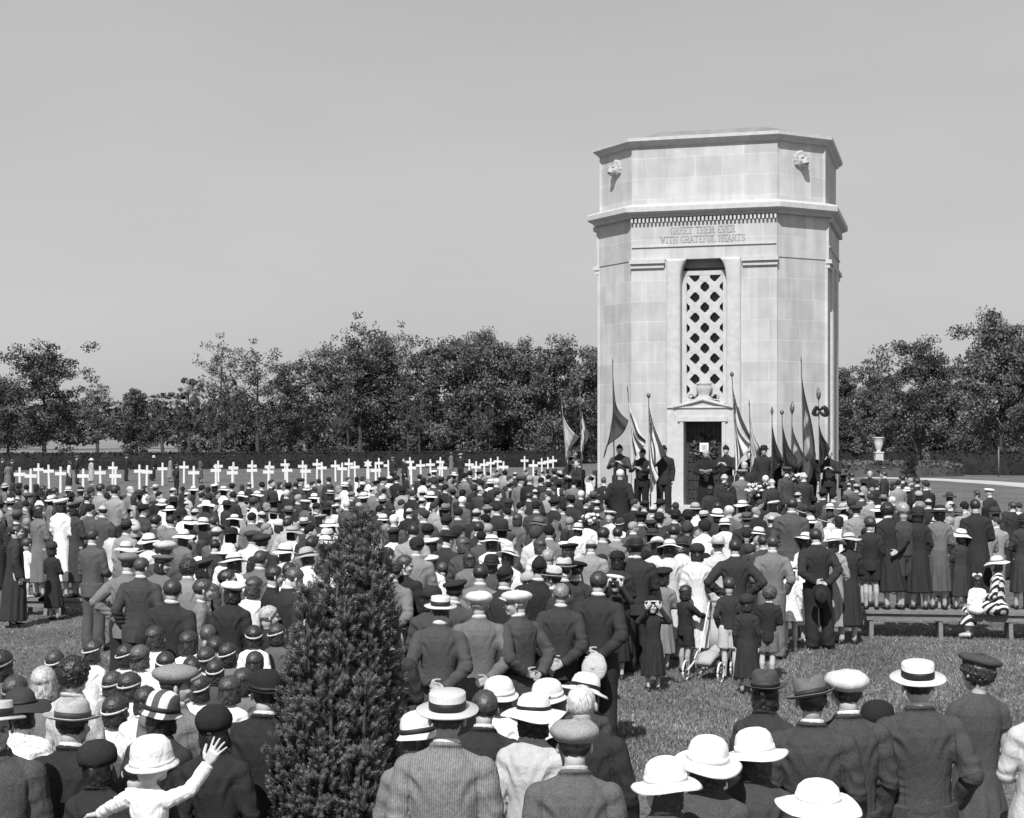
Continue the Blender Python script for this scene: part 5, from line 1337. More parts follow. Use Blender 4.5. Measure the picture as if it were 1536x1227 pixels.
650 705 M hat=sailor:235 top=45 H=1.7
790 738 M hair=short:70 top=45 H=1.7
840 706 M hat=cap:210 top=50 H=1.7
833 702 M hat=fedora:70 band=40 top=45 H=1.74
855 698 M hair=short:75 top=45 collar=230 H=1.74
873 735 M hair=thin:230 top=50 H=1.7
893 736 M hat=fedora:95 band=50 top=44 H=1.70
932 703 M hair=thin:220 top=36 H=1.76 D=33 outfit=robe |white-haired man in a long black coat before the chapel steps
905 715 M hair=short:90 top=38 H=1.74
893 705 B hair=short:80 top=190 mat=linen H=1.62 yaw=60
913 765 B hat=sailor:220 top=200 H=1.5 rot=150
883 773 W hat=wide:240 top=230 mat=linen H=1.55
865 784 W hat=cloche:225 top=225 mat=linen H=1.5
900 790 M hair=short:40 top=105 mat=tweed H=1.72
922 790 M hair=short:36 top=130 H=1.66
950 808 M hat=fedora:50 top=60 H=1.66
963 768 M hat=kepi:34 top=60 H=1.72 |man in a dark peaked cap before the chapel steps
987 768 M hat=bowler:40 top=50 H=1.7
1005 763 M hat=bowler:36 top=45 H=1.7
1030 763 M hat=bowler:34 top=45 H=1.72
1070 752 M hair=short:44 top=66 collar=225 H=1.72
1093 777 W hat=cloche:235 top=225 H=1.55
1120 768 M hat=boater:90 band=40 top=45 H=1.68
1140 803 G hair=short:150 top=90 H=1.4
1150 802 M hair=short:70 top=60 H=1.6
1010 785 B hair=short:45 top=50 H=1.6
# --- people round the flags, distance given
996 667 M hat=garrison:36 top=42 D=38.9 rot=168 pose=polearm collar=225 H=1.76 |bearer in a dark cap and medals holding the striped flag nearest the door
962 671 M hat=garrison:36 top=36 D=39.3 rot=150 pose=pole H=1.74 |bearer in a dark cap half hidden by the white-topped striped flag
930 666 M hat=garrison:50 top=60 D=40 rot=165 pose=pole collar=225 H=1.76 |bearer in a dark cap under the large dark flag
1060 672 M hair=bald:190 top=30 outfit=robe D=40.6 rot=170 yaw=5 pitch=22 pose=read H=1.76 |bald clergyman in a black gown reading in the chapel doorway
1090 667 M hat=garrison:34 top=38 D=39.6 rot=150 pose=pole H=1.74 |bearer in a dark cap holding the starred flag beside the door
1143 667 M hat=bowler:34 top=44 D=39.4 rot=170 collar=235 H=1.74 |man in a dark bowler among the flags
1119 676 M hair=short:44 top=40 D=39.9 rot=160 pose=pole H=1.72 |bareheaded bearer behind the white flag
1163 669 M hair=short:50 top=42 D=39.6 rot=175 pose=pole H=1.72 |bareheaded bearer between the bowler and the patterned flag
1192 674 M hair=short:60 top=38 D=39.7 rot=165 pose=pole H=1.70 |dark-coated bearer behind the patterned flag
1213 672 M hair=short:48 top=36 D=40.2 rot=170 pose=down H=1.72 |man in black behind the crested flag pole
1242 674 M hair=bald:150 top=45 D=39.6 rot=165 pose=pole collar=225 H=1.72 |bald bearer with medals holding the crested pole at the chapel corner
853 684 M hat=beret:40 top=50 D=47 rot=120 pose=pole H=1.70 lift=.55 |bearer of the white flag farthest from the door
872 688 M hair=short:60 top=44 D=46 rot=120 pose=pole H=1.72 lift=.4 |bearer of the striped tricolour beside the hedge end
899 690 M hair=short:60 top=42 D=44.5 rot=130 pose=pole H=1.72 lift=.4 |bearer of the pale flag at the chapel corner
1110 704 M hat=kepi:150 top=110 D=37.2 rot=10 H=1.72 |officer in a pale peaked cap seen from behind at the steps
1086 710 M hair=bald:205 top=45 D=37 rot=8 H=1.70 |bald-headed man in black at the foot of the steps
1147 712 M hair=thin:225 top=45 D=36.8 rot=-10 H=1.70 |white-haired man bending over the flowers at the steps
1158 717 M hair=bald:215 top=50 D=36 rot=12 H=1.68 pitch=15 |stooping bald man beside the flowers
1122 692 M hair=thin:200 top=42 D=38.2 rot=160 H=1.70 |old white-haired man facing out between the flags
1203 708 M hair=bald:215 top=50 D=36 rot=15 H=1.70
1085 722 W hair=bun:40 top=38 D=35.5 H=1.60
1063 728 W hair=bob:36 top=48 D=35 H=1.58
1180 700 M hat=kepi:90 top=70 D=38 rot=20 H=1.70
# --- people among the crosses
12 692 W hat=cloche:60 top=112 outfit=coat H=1.62 rot=30
2 687 M hair=short:90 top=42 H=1.74
18 688 M hair=short:90 top=40 H=1.74
103 691 W hair=bob:50 top=220 outfit=skirtsuit bottom=45 H=1.62
116 683 M hat=cap:110 top=45 H=1.74
137 687 W hat=wide:240 top=165 outfit=coat H=1.62 |woman in a pale coat and white hat walking among the crosses
189 681 M hat=cap:90 top=40 H=1.74
228 683 W hat=cloche:225 top=40 outfit=robe H=1.64
255 685 W hair=bob:45 top=130 H=1.62
264 695 M hair=short:45 top=42 H=1.6
300 685 W hat=cloche:50 top=85 outfit=coat H=1.62
590 685 M hat=cap:110 top=42 H=1.74 rot=150
607 687 M hair=short:50 top=40 H=1.72 rot=120
677 678 W hat=cloche:110 top=110 H=1.64
691 680 M hat=beret:220 top=42 H=1.72
'''
def expand(line):
    txt, _, lab = line.partition('|'); tk = txt.split(); p = dict(px=float(tk[0]), py=float(tk[1]), t=tk[2], label=lab.strip() or None)
    for q in tk[3:]:
        k, v = q.split('=', 1)
        if ':' in v: a, b = v.split(':'); p[k] = a; p[k + 'b'] = float(b)
        else:
            try: p[k] = float(v)
            except ValueError: p[k] = v
    return p
def finish(p):
    t = p['t']; p['kind'] = dict(M='m', W='w', B='c', G='c', T='t')[t]; p.setdefault('H', dict(M=1.72, W=1.62, B=1.3, G=1.26, T=.95)[t])
    if t == 'M' and p['py'] < 722 and 'D' not in p and 650 < p['px'] and p['px'] < 1400: p['H'] += .13
    p.setdefault('hat', 'none'); p.setdefault('hatb', 70); p.setdefault('hair', dict(M='short', W='bob', B='short', G='bob', T='short')[t]); p.setdefault('hairb', 48)
    if p['hat'] not in ('none', 'headband', 'bow') and p['hair'] == 'curly' and p['hat'] != 'beret': p['hair'] = 'bob'
    if p['hat'] not in ('none', 'headband', 'bow') and p['hair'] in ('bob', 'long', 'bun') and t == 'W': p['hair'] = 'bob'
    p.setdefault('outfit', dict(M='suit', W='coat', B='boy', G='dress', T='dress')[t]); p.setdefault('top', 50.); p.setdefault('bottom', p['top'] * .92 if p['outfit'] != 'boy' else 60.)
    p.setdefault('pose', ['down', 'front', 'down', 'pocket'][int(p['px'] * 7 + p['py']) % 4] if t == 'M' else ['front', 'down'][int(p['px']) % 2])
    if t == 'W' and p['hat'] not in ('none', 'beret', 'fedora'): p.setdefault('ty', [-3., -8., -13.][int(p['px'] * 5) % 3])
    p['yaw'] = float(p.get('yaw', 0)); p['pitch'] = float(p.get('pitch', [0, 8, 14][int(p['px'] * 3) % 3])); p.setdefault('mat', 'cloth' if p['top'] < 190 else 'linen')
    if 'collar' not in p: p['collar'] = 228. if p['outfit'] in ('suit', 'boyjacket') else None
    p['collarb'] = p['collar']; p['topb'] = p['top']; p['bottomb'] = p['bottom']
    k = .92; lin_ = lin; L_ = lambda b: lin_(b + 14 * max(0, 1 - b / 120))
    p['top'] = L_(p['top']) * k; p['bottom'] = L_(p['bottom']) * k; p['hattone'] = L_(p['hatb']) * k * .84; p['bandtone'] = lin(p.get('band', 40.)) * k; p['hairtone'] = lin(p['hairb'] * (.68 if 62 < p['hairb'] < 125 else 1)) * .9
    p['collar'] = None if p['collar'] is None else lin(p['collar']) * .85; p['skin'] = rng.uniform(.34, .47); p['shoetone'] = .012 if t in 'MB' else (.02 if p['topb'] < 150 else .45)
    if p['outfit'] == 'boy': p['collar'] = None
    p['sit'] = bool(p.get('sit')); p['short'] = bool(p.get('short'))
    top0 = KIND[p['kind']]['top'] + HATADD[p['hat']] * KIND[p['kind']]['hs']; base = KIND[p['kind']]['top']
    sc = p['H'] / base; full = top0 * sc; lift = p.get('lift', 0.)
    if p['sit']:
        D = 2300 * CH / (960 - HOR); w = at(p['px'], HOR, D); p['scale'] = sc; p['loc'] = (w.x, D - .03, .42 - .84 * KIND[p['kind']]['kb'] * sc)
        full = p['loc'][2] + full
    elif lift > .35 and (p['px'] > 1290 or p['px'] < 125):
        D, lift = (23.33, .42) if p['px'] > 1290 else (26.14, .30); w = at(p['px'], p['py'], D); p['scale'] = (w.z - lift) / top0; p['loc'] = (w.x, D, lift)
    elif 'D' in p:
        D = p['D']; w = at(p['px'], p['py'], D); z0 = level(w.x, D); lift = max(0, z0) if z0 > 0 else lift
        if p['t'] == 'T': lift = w.z - full; p['scale'] = sc
        else: p['scale'] = (w.z - lift) / top0
        if not p['t'] == 'T' and not .86 * base < p['scale'] * base / (p['H'] / base) < 1.14 * base:
            p['scale'] = sc; lift = w.z - full
        p['loc'] = (w.x, D, lift)
    else:
        s = (p['py'] - HOR) / (CH - full - lift); D = FPX / s; w = at(p['px'], p['py'], D); p['scale'] = sc; p['loc'] = (w.x, D, lift)
    p['D'] = D; p['s'] = FPX / D
    q = np.random.default_rng(int(p['px'] * 31 + p['py'] * 17)); p['ltx'] = q.normal() * 1.9; p['lty'] = q.normal() * 1.6; p['zr'] = q.uniform(-60, 60)
    if p['sit'] or 'D' in p and p['s'] > 300: p['ltx'] = p['lty'] = 0
    if 'rot' not in p:
        dx, dy = TC.x - p['loc'][0], TC.y - 4 - p['loc'][1]; h = math.degrees(math.atan2(-dx, max(dy, 6))); p['rot'] = h * .75 + (vnoise(np.array([[p['px'] * .37, p['py'] * .61, 0]]), 3)[0]) * 24
    return p
people = [finish(expand(l)) for l in CAT.strip().split('\n') if l.strip() and l[0] != '#']

# the rest of the crowd: even scatter over the part of the view the crowd fills, each person standing where that head would be
UP = [(-20, 722), (120, 728), (330, 724), (420, 717), (600, 712), (700, 705), (860, 702), (985, 716), (1000, 752), (1180, 748), (1225, 716), (1390, 716), (1400, 748), (1560, 752)]
LO = [(-20, 800), (60, 812), (130, 835), (230, 868), (300, 880), (560, 890), (640, 868), (820, 862), (920, 846), (1180, 830), (1300, 800), (1560, 800)]
def edge(P, x):
    return float(np.interp(x, [a for a, _ in P], [b for _, b in P]))
placed = [(p['px'], p['py'], p['s']) for p in people]
r2 = np.random.default_rng(5)
DMIN = [(-20, 29), (125, 29), (175, 25), (215, 20), (250, 18.5), (560, 16), (640, 15.5), (880, 15.5), (905, 22), (1130, 22.5), (1160, 24.5), (1292, 26), (1560, 25)]
def ok(x, y, s, k):
    for a, b, c in placed:
        m = max(s, c) * k
        if abs(a - x) < m and ((a - x) / m) ** 2 + ((b - y) / (m * .80)) ** 2 < 1: return False
    return True
extra = []
for it in range(9000):
    x = r2.uniform(-15, 1550); y = edge(UP, x) + (edge(LO, x) - edge(UP, x)) * r2.random() ** 1.35
    q = r2.random(); t = 'M' if q < .52 else ('W' if q < .80 else ('G' if q < .92 else 'B'))
    H = dict(M=1.72, W=1.62, G=1.38, B=1.4)[t] * r2.uniform(.91, 1.06); s = (y - HOR) / (CH - H)
    if not ok(x, y, s, r2.uniform(.165, .24)) or (1440 < x < 1540 and y > 775): continue
    if FPX / s < edge(DMIN, x): continue
    p = dict(px=x, py=y, t=t, H=H, label=None)
    if t == 'M':
        p['top'] = float(r2.choice([36, 40, 46, 52, 60, 74, 92, 115, 145])); h = r2.random()
        if h < .72: p['hair'] = str(r2.choice(['short', 'short', 'short', 'thin', 'bald'])); p['hairb'] = float(r2.choice([32, 38, 45, 60, 90, 150, 200], p=[.24, .24, .2, .12, .08, .06, .06]))
        else: p['hat'] = str(r2.choice(['fedora', 'cap', 'bowler', 'beret', 'boater', 'panama', 'kepi'], p=[.36, .2, .14, .10, .10, .08, .02])); p['hatb'] = float(r2.choice([36, 45, 60, 90, 130, 205])) if p['hat'] not in ('boater', 'panama') else float(r2.choice([150, 205, 225])); p['hairb'] = 45.
    elif t == 'W':
        p['top'] = float(r2.choice([40, 50, 70, 110, 150, 200, 225, 238, 240])); h = r2.random()
        if h < .38: p['hair'] = str(r2.choice(['bob', 'bun', 'curly'])); p['hairb'] = float(r2.choice([36, 45, 60, 100]))
        else: p['hat'] = str(r2.choice(['wide', 'cloche', 'sunhat', 'beret', 'turban', 'straww'], p=[.22, .28, .18, .14, .08, .10])); p['hatb'] = float(r2.choice([40, 60, 110, 180, 225, 240], p=[.26, .14, .1, .1, .2, .2])); p['hairb'] = 45.
    else:
        p['hairb'] = float(r2.choice([38, 45, 60, 90, 140])); p['top'] = float(r2.choice([45, 60, 110, 200, 238])) if t == 'B' else float(r2.choice([60, 150, 225, 240, 240]))
        if t == 'G' and r2.random() < .5: p['hat'] = 'headband'; p['hatb'] = 225.
    p['yaw'] = float(r2.choice([0, 0, 25, -25, 60, -60, 75, -75, 40, -40])); p['pitch'] = float(r2.choice([0, 10]))
    p['pose'] = str(r2.choice(['down', 'front'])) if t != 'M' else str(r2.choice(['down', 'front', 'down', 'behind1', 'fold']))
    p = finish(p)
    if level(p['loc'][0], p['loc'][1]) > 0 or (abs(p['loc'][0] - TC.x) < 4.2 and p['loc'][1] > TC.y - 5 and p['loc'][1] < TC.y + 4.4): continue
    placed.append((x, y, p['s'])); extra.append(p)

# the 300 that show largest stand as persons, the far rest is one mass
extra.sort(key=lambda p: -p['s']); n_ind = max(0, 298 - len(people)); indiv = people + extra[:n_ind]; far = extra[n_ind:]

def vox_for(s): return .0055 if s > 190 else (.0085 if s > 120 else (.012 if s > 75 else .016))
roots = []
for p in indiv: roots.append(spawn(p, .0035 if p['t'] == 'T' and p['s'] > 200 else vox_for(p['s'])))

mass = {}
for p in far:
    Mr = Matrix.Translation(p['loc']) @ Matrix.Rotation(R(p['rot']), 4, 'Z') @ Matrix.Scale(p['scale'], 4); p['yaw'] = float(round(p['yaw'] / 65) * 65); p['pitch'] = 0.
    for nm, key, fn, mt, tone, Mx, par in parts_of(p, .026, True):
        g0 = cached(('geo',) + key, fn); V, Q, T, tn_ = g0.arrays(); Mh, _ = head_mats(p['kind'], p['yaw'], p['pitch'])
        MM = Mr @ (Mx if Mx is not None else (parts_last if nm == 'hat_band' else Matrix.Identity(4)))
        if nm == 'hat': parts_last = Mx
        A = np.array(MM); mass.setdefault('m', Geo()).add(V @ A[:3, :3].T + A[:3, 3], Q, T, tn_ * tone)
if mass:
    o = mass['m'].obj('crowd', M['cloth'], None, True, 1.0); tag(o, 'far rows of the standing crowd between the yew, the crosses and the chapel', 'crowd', kind='stuff')

# ---------------------------------------------------------------- labels that single people out
def tone_word(b, white='white'):
    return 'black' if b < 40 else 'dark' if b < 66 else 'grey' if b < 118 else 'light-grey' if b < 180 else 'pale' if b < 222 else white
HATW = dict(boater='boater', fedora='felt hat', panama='panama', wide='wide hat', straww='straw hat', cloche='cloche', striphat='panelled hat', sunhat='brimmed hat', bowler='bowler', cap='cap', beret='beret', sailor='flat cap', skull='skullcap', garrison='side cap', kepi='peaked cap', bonnet='bonnet', bow='hair bow', headband='headband', turban='turban')
def short_desc(p):
    who = dict(M='man', W='woman', B='boy', G='girl', T='toddler')[p['t']]; tw = tone_word(p['topb'])
    g_ = dict(suit='suit', coat='coat' if p['topb'] < 180 else 'dress', dress='dress', robe='long coat', skirtsuit='jacket', boy='jersey', boyjacket='jacket')[p['outfit']]
    if p['hat'] != 'none': return '%s in %s %s and %s %s' % (who, tw, g_, tone_word(p['hatb']), HATW[p['hat']])
    hw = {'bald': 'bald', 'thin': 'thin-haired', 'curly': 'curly-haired'}.get(p['hair']) or ('fair-haired' if p['hairb'] > 125 else 'brown-haired' if p['hairb'] > 80 else 'dark-haired')
    if p['hair'] in ('thin',) and p['hairb'] > 180: hw = 'white-haired'
    return '%s %s in %s %s' % (hw, who, tw, g_)
def zone(p):
    x, y = p['px'], p['py']
    if x < 200 and y < 830: return ' near the low benches' if y > 712 else ' among the crosses'
    if y < 722 and x < 850: return ' towards the crosses'
    if 850 < x < 1240 and y < 775: return ' before the chapel steps'
    if x >= 1240 and y < 830: return ' near the long bench'
    if 380 < x < 660 and y > 760: return ' near the yew'
    if x < 430 and y > 900: return ' among the schoolgirls'
    if 860 < x < 1290 and y > 780: return ' behind the push-chair group'
    return ' in the middle crowd'
from collections import Counter
for p in indiv: p['sd'] = short_desc(p)
cnt = Counter(p['sd'] for p in indiv); used = set()
def relation(p, q):
    dx, dy = q['px'] - p['px'], (q['py'] - p['py']) * 1.3
    if abs(dx) > abs(dy): return 'beside'
    return 'behind' if dy > 0 else 'in front of'
AA = lambda s: ('an ' if s[0] in 'aeiou' else 'a ') + s
for p in indiv:
    if p['label']: used.add(p['label'])
cent = Counter()
for p in indiv:
    if p['label']: continue
    near = sorted((q for q in indiv if q is not p), key=lambda q: ((q['px'] - p['px']) ** 2 + (1.4 * (q['py'] - p['py'])) ** 2) ** .5 / p['s'])[:14]
    near.sort(key=lambda q: cnt[q['sd']] + near.index(q) * .25 if q in near else 9)
    cand = []
    if cnt[p['sd']] == 1: cand.append(p['sd'] + zone(p))
    for q in near: cand.append('%s, %s the %s' % (p['sd'], relation(p, q), q['sd']))
    for i, q in enumerate(near[:6]):
        for r_ in near[i + 1:7]: cand.append('%s between %s and %s' % (p['sd'], AA(q['sd']), AA(r_['sd'])))
    for c in [k + zone(p) if len((k + zone(p)).split()) <= 16 and zone(p) not in k else k for k in cand]:
        if c not in used and 4 <= len(c.split()) <= 16: p['label'] = c; used.add(c); break
    else: p['label'] = p['sd'] + ' standing in the crowd'
for p, o in zip(indiv, roots):
    tag(o, p['label'], 'girl' if p['t'] == 'G' else 'boy' if p['t'] == 'B' else 'child' if p['t'] == 'T' else 'woman' if p['t'] == 'W' else 'man', 'people gathered for the ceremony')
byl = {p['label']: p for p in indiv}
def who(start): return next(p for p in indiv if p['label'].startswith(start))
# ---------------------------------------------------------------- flags, flowers and things held
def flag(x0, y0, x1, y1, D, c0, c1, w0, w1, side, pat, label, finial='spear', slant=.32, folds=3.2, off=.18):
    a, b = at(x0, y0, D), at(x1, y1, D); o = empty('flag', b); tag(o, label, 'flag', 'flags of the ceremony'); pv = a - b; L = pv.length; s = FPX / D
    g = Geo(); g.add(*tube([(0, 0, 0), tuple(pv)], [.018, .014], 10)); g.obj('pole', M['pole'], o)
    g = Geo(); u = pv.normalized(); q = u.to_track_quat('Z', 'Y').to_matrix().to_4x4(); q.translation = pv
    if finial == 'spear': V, Q, T = lathe([(0, 0), (.02, 0), (.03, .03), (.045, .09), (.02, .18), (0, .24)], 10, .4)
    elif finial == 'ball': V, Q, T = lathe([(0, 0), (.02, .0), (.05, .04), (.055, .08), (.03, .12), (0, .13)], 12)
    else: V, Q, T = lathe([(0, 0), (.03, 0), (.09, .06), (.12, .14), (.10, .22), (.05, .28), (.02, .33), (0, .34)], 12, .5)
    A = np.array(q); g.add(V @ A[:3, :3].T + A[:3, 3], Q, T); g.obj('finial', M['metal'], o)
    nu, nv = 34, 40; U, W = np.meshgrid(np.linspace(0, 1, nu), np.linspace(0, 1, nv))      # U runs out along the fly, W down the pole
    L_ = (c1 - c0) / s; h = .52 * L_; fly = .58 * L_; a0 = math.asin(min(.8, .90 * w1 / s / fly)); ph = x0 * .37; z0 = (y1 - c0) / s
    nz = vnoise(np.stack([U * 1.6, W * 3.0, U * 0 + x0], -1).reshape(-1, 3), 5).reshape(U.shape); n2 = vnoise(np.stack([U * 4, W * 6, U * 0 + y0], -1).reshape(-1, 3), 6).reshape(U.shape)
    fan = (1 - W) if off < .5 else (.9 - 1.9 * W)
    ang = side * a0 * fan * (.40 + .70 * U) + .16 * nz * U
    zp = z0 - h * W; px = pv.x * zp / max(pv.z, .1)
    X = px + U * fly * np.sin(ang) + .02 * n2 * U; Z = zp - U * fly * np.cos(ang) * (1 - .16 * W) + .015 * n2
    Y = -.025 + U ** .6 * (.055 * np.sin(2 * pi * folds * .8 * W + ph + 1.5 * nz) + .03 * n2) - .05 * U
    tone = np.ones_like(U); Vf = W; 
    if pat == 'stars':
        st = np.where(np.floor(W * 9) % 2 < 1, .06, .62); can = (W < .54) & (U < .42); star = (np.floor(U * 26) % 2 == 0) & (np.floor(W * 22) % 2 == 0)
        tone = np.where(can, np.where(star, .42, .03), st)
    elif pat == 'stripes': tone = np.where(np.floor(W * 9) % 2 < 1, .62, .05); tone = np.where((W < .3) & (U < .2), .62, tone)
    elif pat == 'tri': tone = np.where(U < .34, .04, np.where(U < .67, .5, .10))
    elif pat == 'pale': tone = np.where(U > .80, .10, np.where(U < .15, .2, .40))
    elif pat == 'dark': tone = np.full_like(U, .030)
    elif pat == 'grey': tone = np.full_like(U, .060)
    elif pat == 'figure':
        tone = np.full_like(U, .075); tone = np.where((((U - .55) / .22) ** 2 + ((W - .4) / .3) ** 2 < 1) & (np.sin(14 * U + 9 * W) > -.2), .33, tone); tone = np.where((U > .9) | (W < .06), .03, tone)
    g = Geo(); i = np.arange(nu * nv).reshape(nv, nu); g.add(np.stack([X, Y, Z], -1).reshape(-1, 3), np.stack([i[:-1, :-1], i[:-1, 1:], i[1:, 1:], i[1:, :-1]], -1).reshape(-1, 4), None, tone.ravel())
    c = g.obj('cloth', M['flagcloth'], o, True, 1.0); m = c.modifiers.new('thickness', 'SOLIDIFY'); m.thickness = .006
    return o
flag(843, 608, 853, 735, 46.6, 620, 694, 7, 24, 1, 'pale', 'white hanging flag, the farthest of all from the chapel door')
flag(870, 588, 873, 735, 45.6, 600, 692, 6, 16, 1, 'tri', 'furled three-banded flag beside the dark trees at the hedge end')
flag(898, 616, 903, 735, 44.1, 629, 700, 6, 18, 1, 'pale', 'small pale flag against the chapel corner')
flag(919, 548, 922, 748, 39.6, 558, 690, 5, 18, 1, 'grey', 'large dark plain flag on the tall pole, widening to its hem', 'spear', -.05, 4, .55)
flag(942, 590, 958, 748, 38.9, 600, 702, 8, 26, 1, 'stripes', 'boldly striped flag with a white top, between the large dark flag and the bearer')
flag(973, 597, 976, 762, 38.55, 606, 742, 8, 22, 1, 'stars', 'striped flag with starred corner, just before the doorway post', 'ball')
flag(1098, 565, 1108, 748, 39.2, 576, 715, 8, 24, 1, 'stars', 'striped flag with starred corner on the tall pole beside the doorway', 'ball')
flag(1124, 611, 1128, 744, 39.5, 619, 716, 8, 20, 1, 'pale', 'white furled flag beside the starred flag at the door')
flag(1158, 622, 1158, 744, 39.2, 633, 724, 4, 17, 1, 'dark', 'narrow black furled flag next to the bowler-hatted man')
flag(1173, 622, 1176, 744, 39.1, 632, 738, 6, 21, 1, 'dark', 'dark furled flag with a round finial', 'ball')
flag(1188, 621, 1186, 744, 39.3, 634, 738, 6, 20, 1, 'figure', 'grey furled flag under an ornate animal finial', 'crest')
flag(1202, 546, 1207, 748, 39.3, 560, 740, 5, 26, 1, 'figure', 'tall patterned flag with a pale emblem, second tallest pole', 'spear', .02)
fl = flag(1228, 600, 1230, 745, 39.2, 636, 706, 7, 19, 1, 'dark', 'black flag on the pole topped by a crest and a dark bow', 'crest')
g = Geo(); s = FPX / 39.2
for sx in (-1, 1): g.add(*tube([(-.03, -.04, 2.2), (sx * .10, -.06, 2.28), (sx * .17, -.05, 2.12), (sx * .06, -.05, 2.10), (-.03, -.04, 2.2)], [.02, .06, .07, .05, .02], 8, .5, (0, 1, 0), 3))
g.obj('bow', M['band'], fl, True, .015)

def flowers(name, loc, r, n, label, cat, tone=.75, flat=.6):
    o = empty(name, loc); tag(o, label, cat); g = Geo(); lf = Geo()
    P = rng.normal(size=(n, 3)); P /= np.linalg.norm(P, axis=1, keepdims=True); P *= r * rng.random((n, 1)) ** .4; P[:, 2] *= flat
    for p in P: g.add(*ellipsoid(p, np.array((.045, .045, .035)) * rng.uniform(.7, 1.3), 7, 5), tone=rng.uniform(.7, 1.05))
    V = g.arrays()[0]; g.obj('blossoms', M['flower'], o)
    Q = rng.normal(size=(n * 2, 3)) * r * .45; Q[:, 2] *= flat; lf.add(*leaf_quads(Q, .07, .2, rng.uniform(.5, 1.5, len(Q)))); lf.obj('leaves', M['leaf'], o, False, .05)
    return o
flowers('flower_tribute', at(1136, 733, 36.6), .30, 40, 'large heap of white flowers held before the flags by the stooping men', 'flowers')
flowers('bouquet', at(886, 778, 27), .16, 26, 'bunch of white flowers held up among the heads before the steps', 'flowers')
flowers('bouquet', at(1197, 716, 37), .20, 26, 'pale bouquet beside the patterned flag', 'flowers')
# wreath on the door
wr = empty('wreath', TC + Matrix.Rotation(TW, 3, 'Z') @ Vector((-.02, -2.86, 2.72)), TW); tag(wr, 'dark leafy wreath with a pale square card hung on the chapel door', 'wreath')
t = rng.uniform(0, 2 * pi, 700); P = np.stack([.30 * np.cos(t), rng.normal(size=700) * .03, .30 * np.sin(t)], 1) + rng.normal(size=(700, 3)) * .045
g = Geo(); g.add(*leaf_quads(P, .10, 0, rng.uniform(.5, 2.4, 700))); g.obj('leaves', M['leaf'], wr, False, .07)
g = Geo(); g.add(*box(-.12, .12, -.10, -.08, -.12, .12)[:2]); g.add(*box(-.07, .07, -.106, -.0995, -.07, .07)[:2], tone=.55); g.obj('card', M['paper'], wr, False)

def held(p, local): return Matrix.Translation(p['loc']) @ Matrix.Rotation(R(p['rot']), 4, 'Z') @ Matrix.Scale(p['scale'], 4) @ Matrix.Translation(local)
# papers of the clergyman
p = who('bald clergyman'); o = empty('papers', (0, 0, 0)); o.matrix_world = held(p, (0, .44, 1.17)); tag(o, 'open white sheets in the clergyman\'s hands', 'papers')
for sx in (-1, 1):
    g = Geo(); V, Q, _ = box(0, sx * .15, -.10, .10, 0, .006); V[:, 2] += .25 * abs(V[:, 0]) + .3 * V[:, 1]; g.add(V, Q); g.obj('sheet', M['paper'], o, False)
# hats and caps held by hand
def loose_hat(style, tone, band, Mx, label, name='hat', hm=None):
    o = None
    for nm, gg, mt in hat_geos(style):
        me = cached(('mesh', 'loose', mt, style, nm), lambda: gg.mesh(nm, M[hm or mt] if nm == 'hat' else M['band']))
        q = link(name if nm == 'hat' else nm, me, o, tone if nm == 'hat' else band)
        if o is None: o = q; o.matrix_world = Mx; tag(o, label, 'cap' if style == 'cap' else 'hat')
    return o
p = who('dark-haired man holding'); loose_hat('cap', .42, .1, held(p, (.04, -.30, .84)) @ Matrix.Rotation(R(72), 4, 'X') @ Matrix.Scale(.95, 4), 'pale cloth cap dangling from the hands behind the dark-haired man', 'cap', 'linen')
p = who('dark-suited man of the couple'); loose_hat('fedora', .025, .012, held(p, (-.10, -.30, .80)) @ Matrix.Rotation(R(95), 4, 'X'), 'dark felt hat held behind the suited man of the couple')
p = who('young man in a light jacket with'); loose_hat('straww', .55, .1, held(p, (.30, .12, .92)) @ Matrix.Rotation(R(70), 4, 'Y'), 'straw hat held at the side of the raised young man')
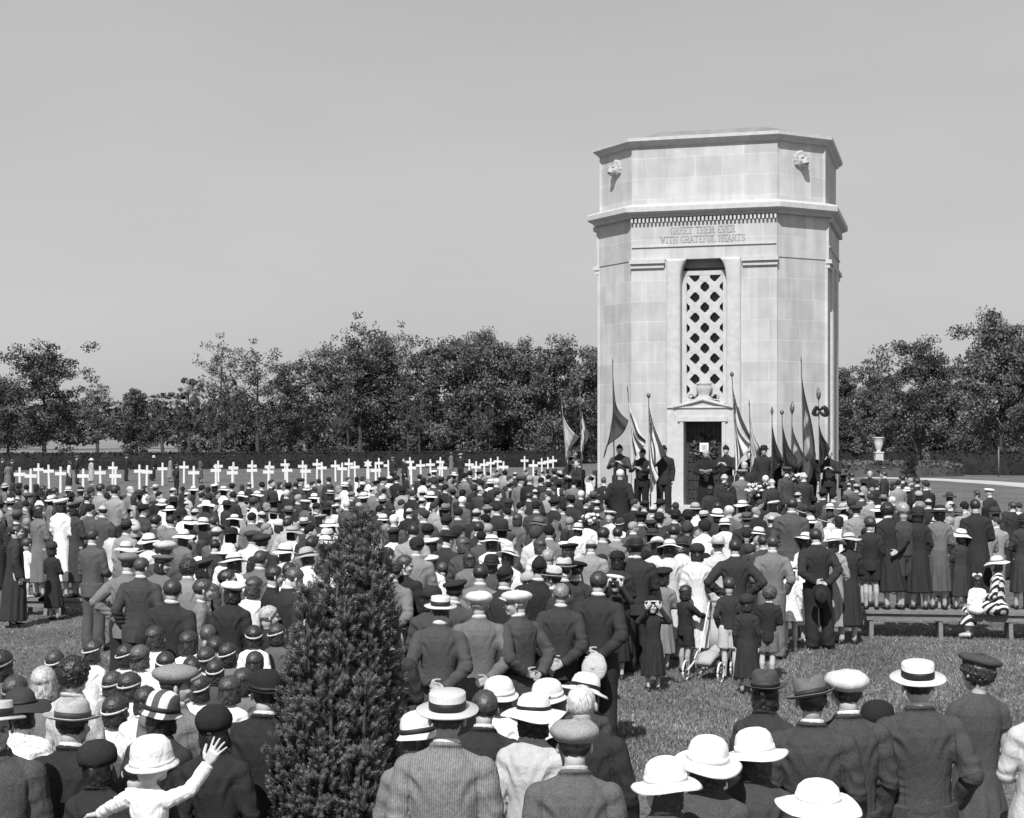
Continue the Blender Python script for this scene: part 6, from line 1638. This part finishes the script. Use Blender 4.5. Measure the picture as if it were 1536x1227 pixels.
# camera
p = who('girl in a white cap raising'); o = empty('camera'); o.matrix_world = held(p, (.0, .24, 1.155)); tag(o, 'small dark box camera held to the eyes of the white-capped girl', 'camera')
g = Geo(); g.add(*box(-.06, .06, -.03, .03, -.04, .04)[:2]); g.obj('body', M['leather'], o, False, .02); g = Geo(); g.add(*tube([(0, .032, 0), (0, .07, 0)], [.03, .026], 14)); g.obj('lens', M['glass'], o, True)
# push-chair
def pushchair():
    b = gp(1070, 1016); o = empty('push_chair', b, R(-115)); tag(o, 'small canvas push-chair with pale wheels beside the boy in shorts', 'push-chair')
    g = Geo(); g.add(*tube([(-.12, 0, .40), (.0, 0, .30), (.22, 0, .30), (.40, 0, .22)], [.02, .11, .12, .09], 14, .5, (0, 0, 1), 3)); g.obj('seat', M['canvas'], o, True, .36)
    g = Geo(); g.add(*tube([(-.16, 0, .34), (-.26, 0, .70)], [.11, .12], 12, .2)); g.obj('backrest', M['canvas'], o, True, .36)
    for s_ in (-1, 1):
        g = Geo(); g.add(*tube([(.42, s_ * .20, .14), (-.05, s_ * .20, .32), (-.40, s_ * .18, .92)], [.012] * 3, 8, 1, (0, 1, 0), 4)); g.add(*tube([(-.12, s_ * .20, .14), (-.02, s_ * .20, .33), (.16, s_ * .20, .24)], [.010] * 3, 8, 1, (0, 1, 0), 3)); g.obj('side_frame', M['white'], o)
    g = Geo(); g.add(*tube([(-.40, -.20, .92), (-.40, .20, .92)], [.016, .016], 10)); g.obj('handle', M['wood'], o)
    for x in (-.12, .42):
        for s_ in (-1, 1):
            w = Geo(); t = np.linspace(0, 2 * pi, 25); w.add(*tube(np.stack([x + .12 * np.cos(t), np.full(25, s_ * .225), .133 + .12 * np.sin(t)], 1), np.full(25, .013), 8)); wo_ = w.obj('wheel', M['white'], o)
            h = Geo(); h.add(*tube([(x, s_ * .205, .133), (x, s_ * .245, .133)], [.02, .02], 10))
            for k in range(8): h.add(*tube([(x, s_ * .225, .133), (x + .115 * cos(k * pi / 4), s_ * .225, .133 + .115 * sin(k * pi / 4))], [.004, .004], 5))
            h.obj('hub', M['metal'], wo_)
    return o
pushchair()
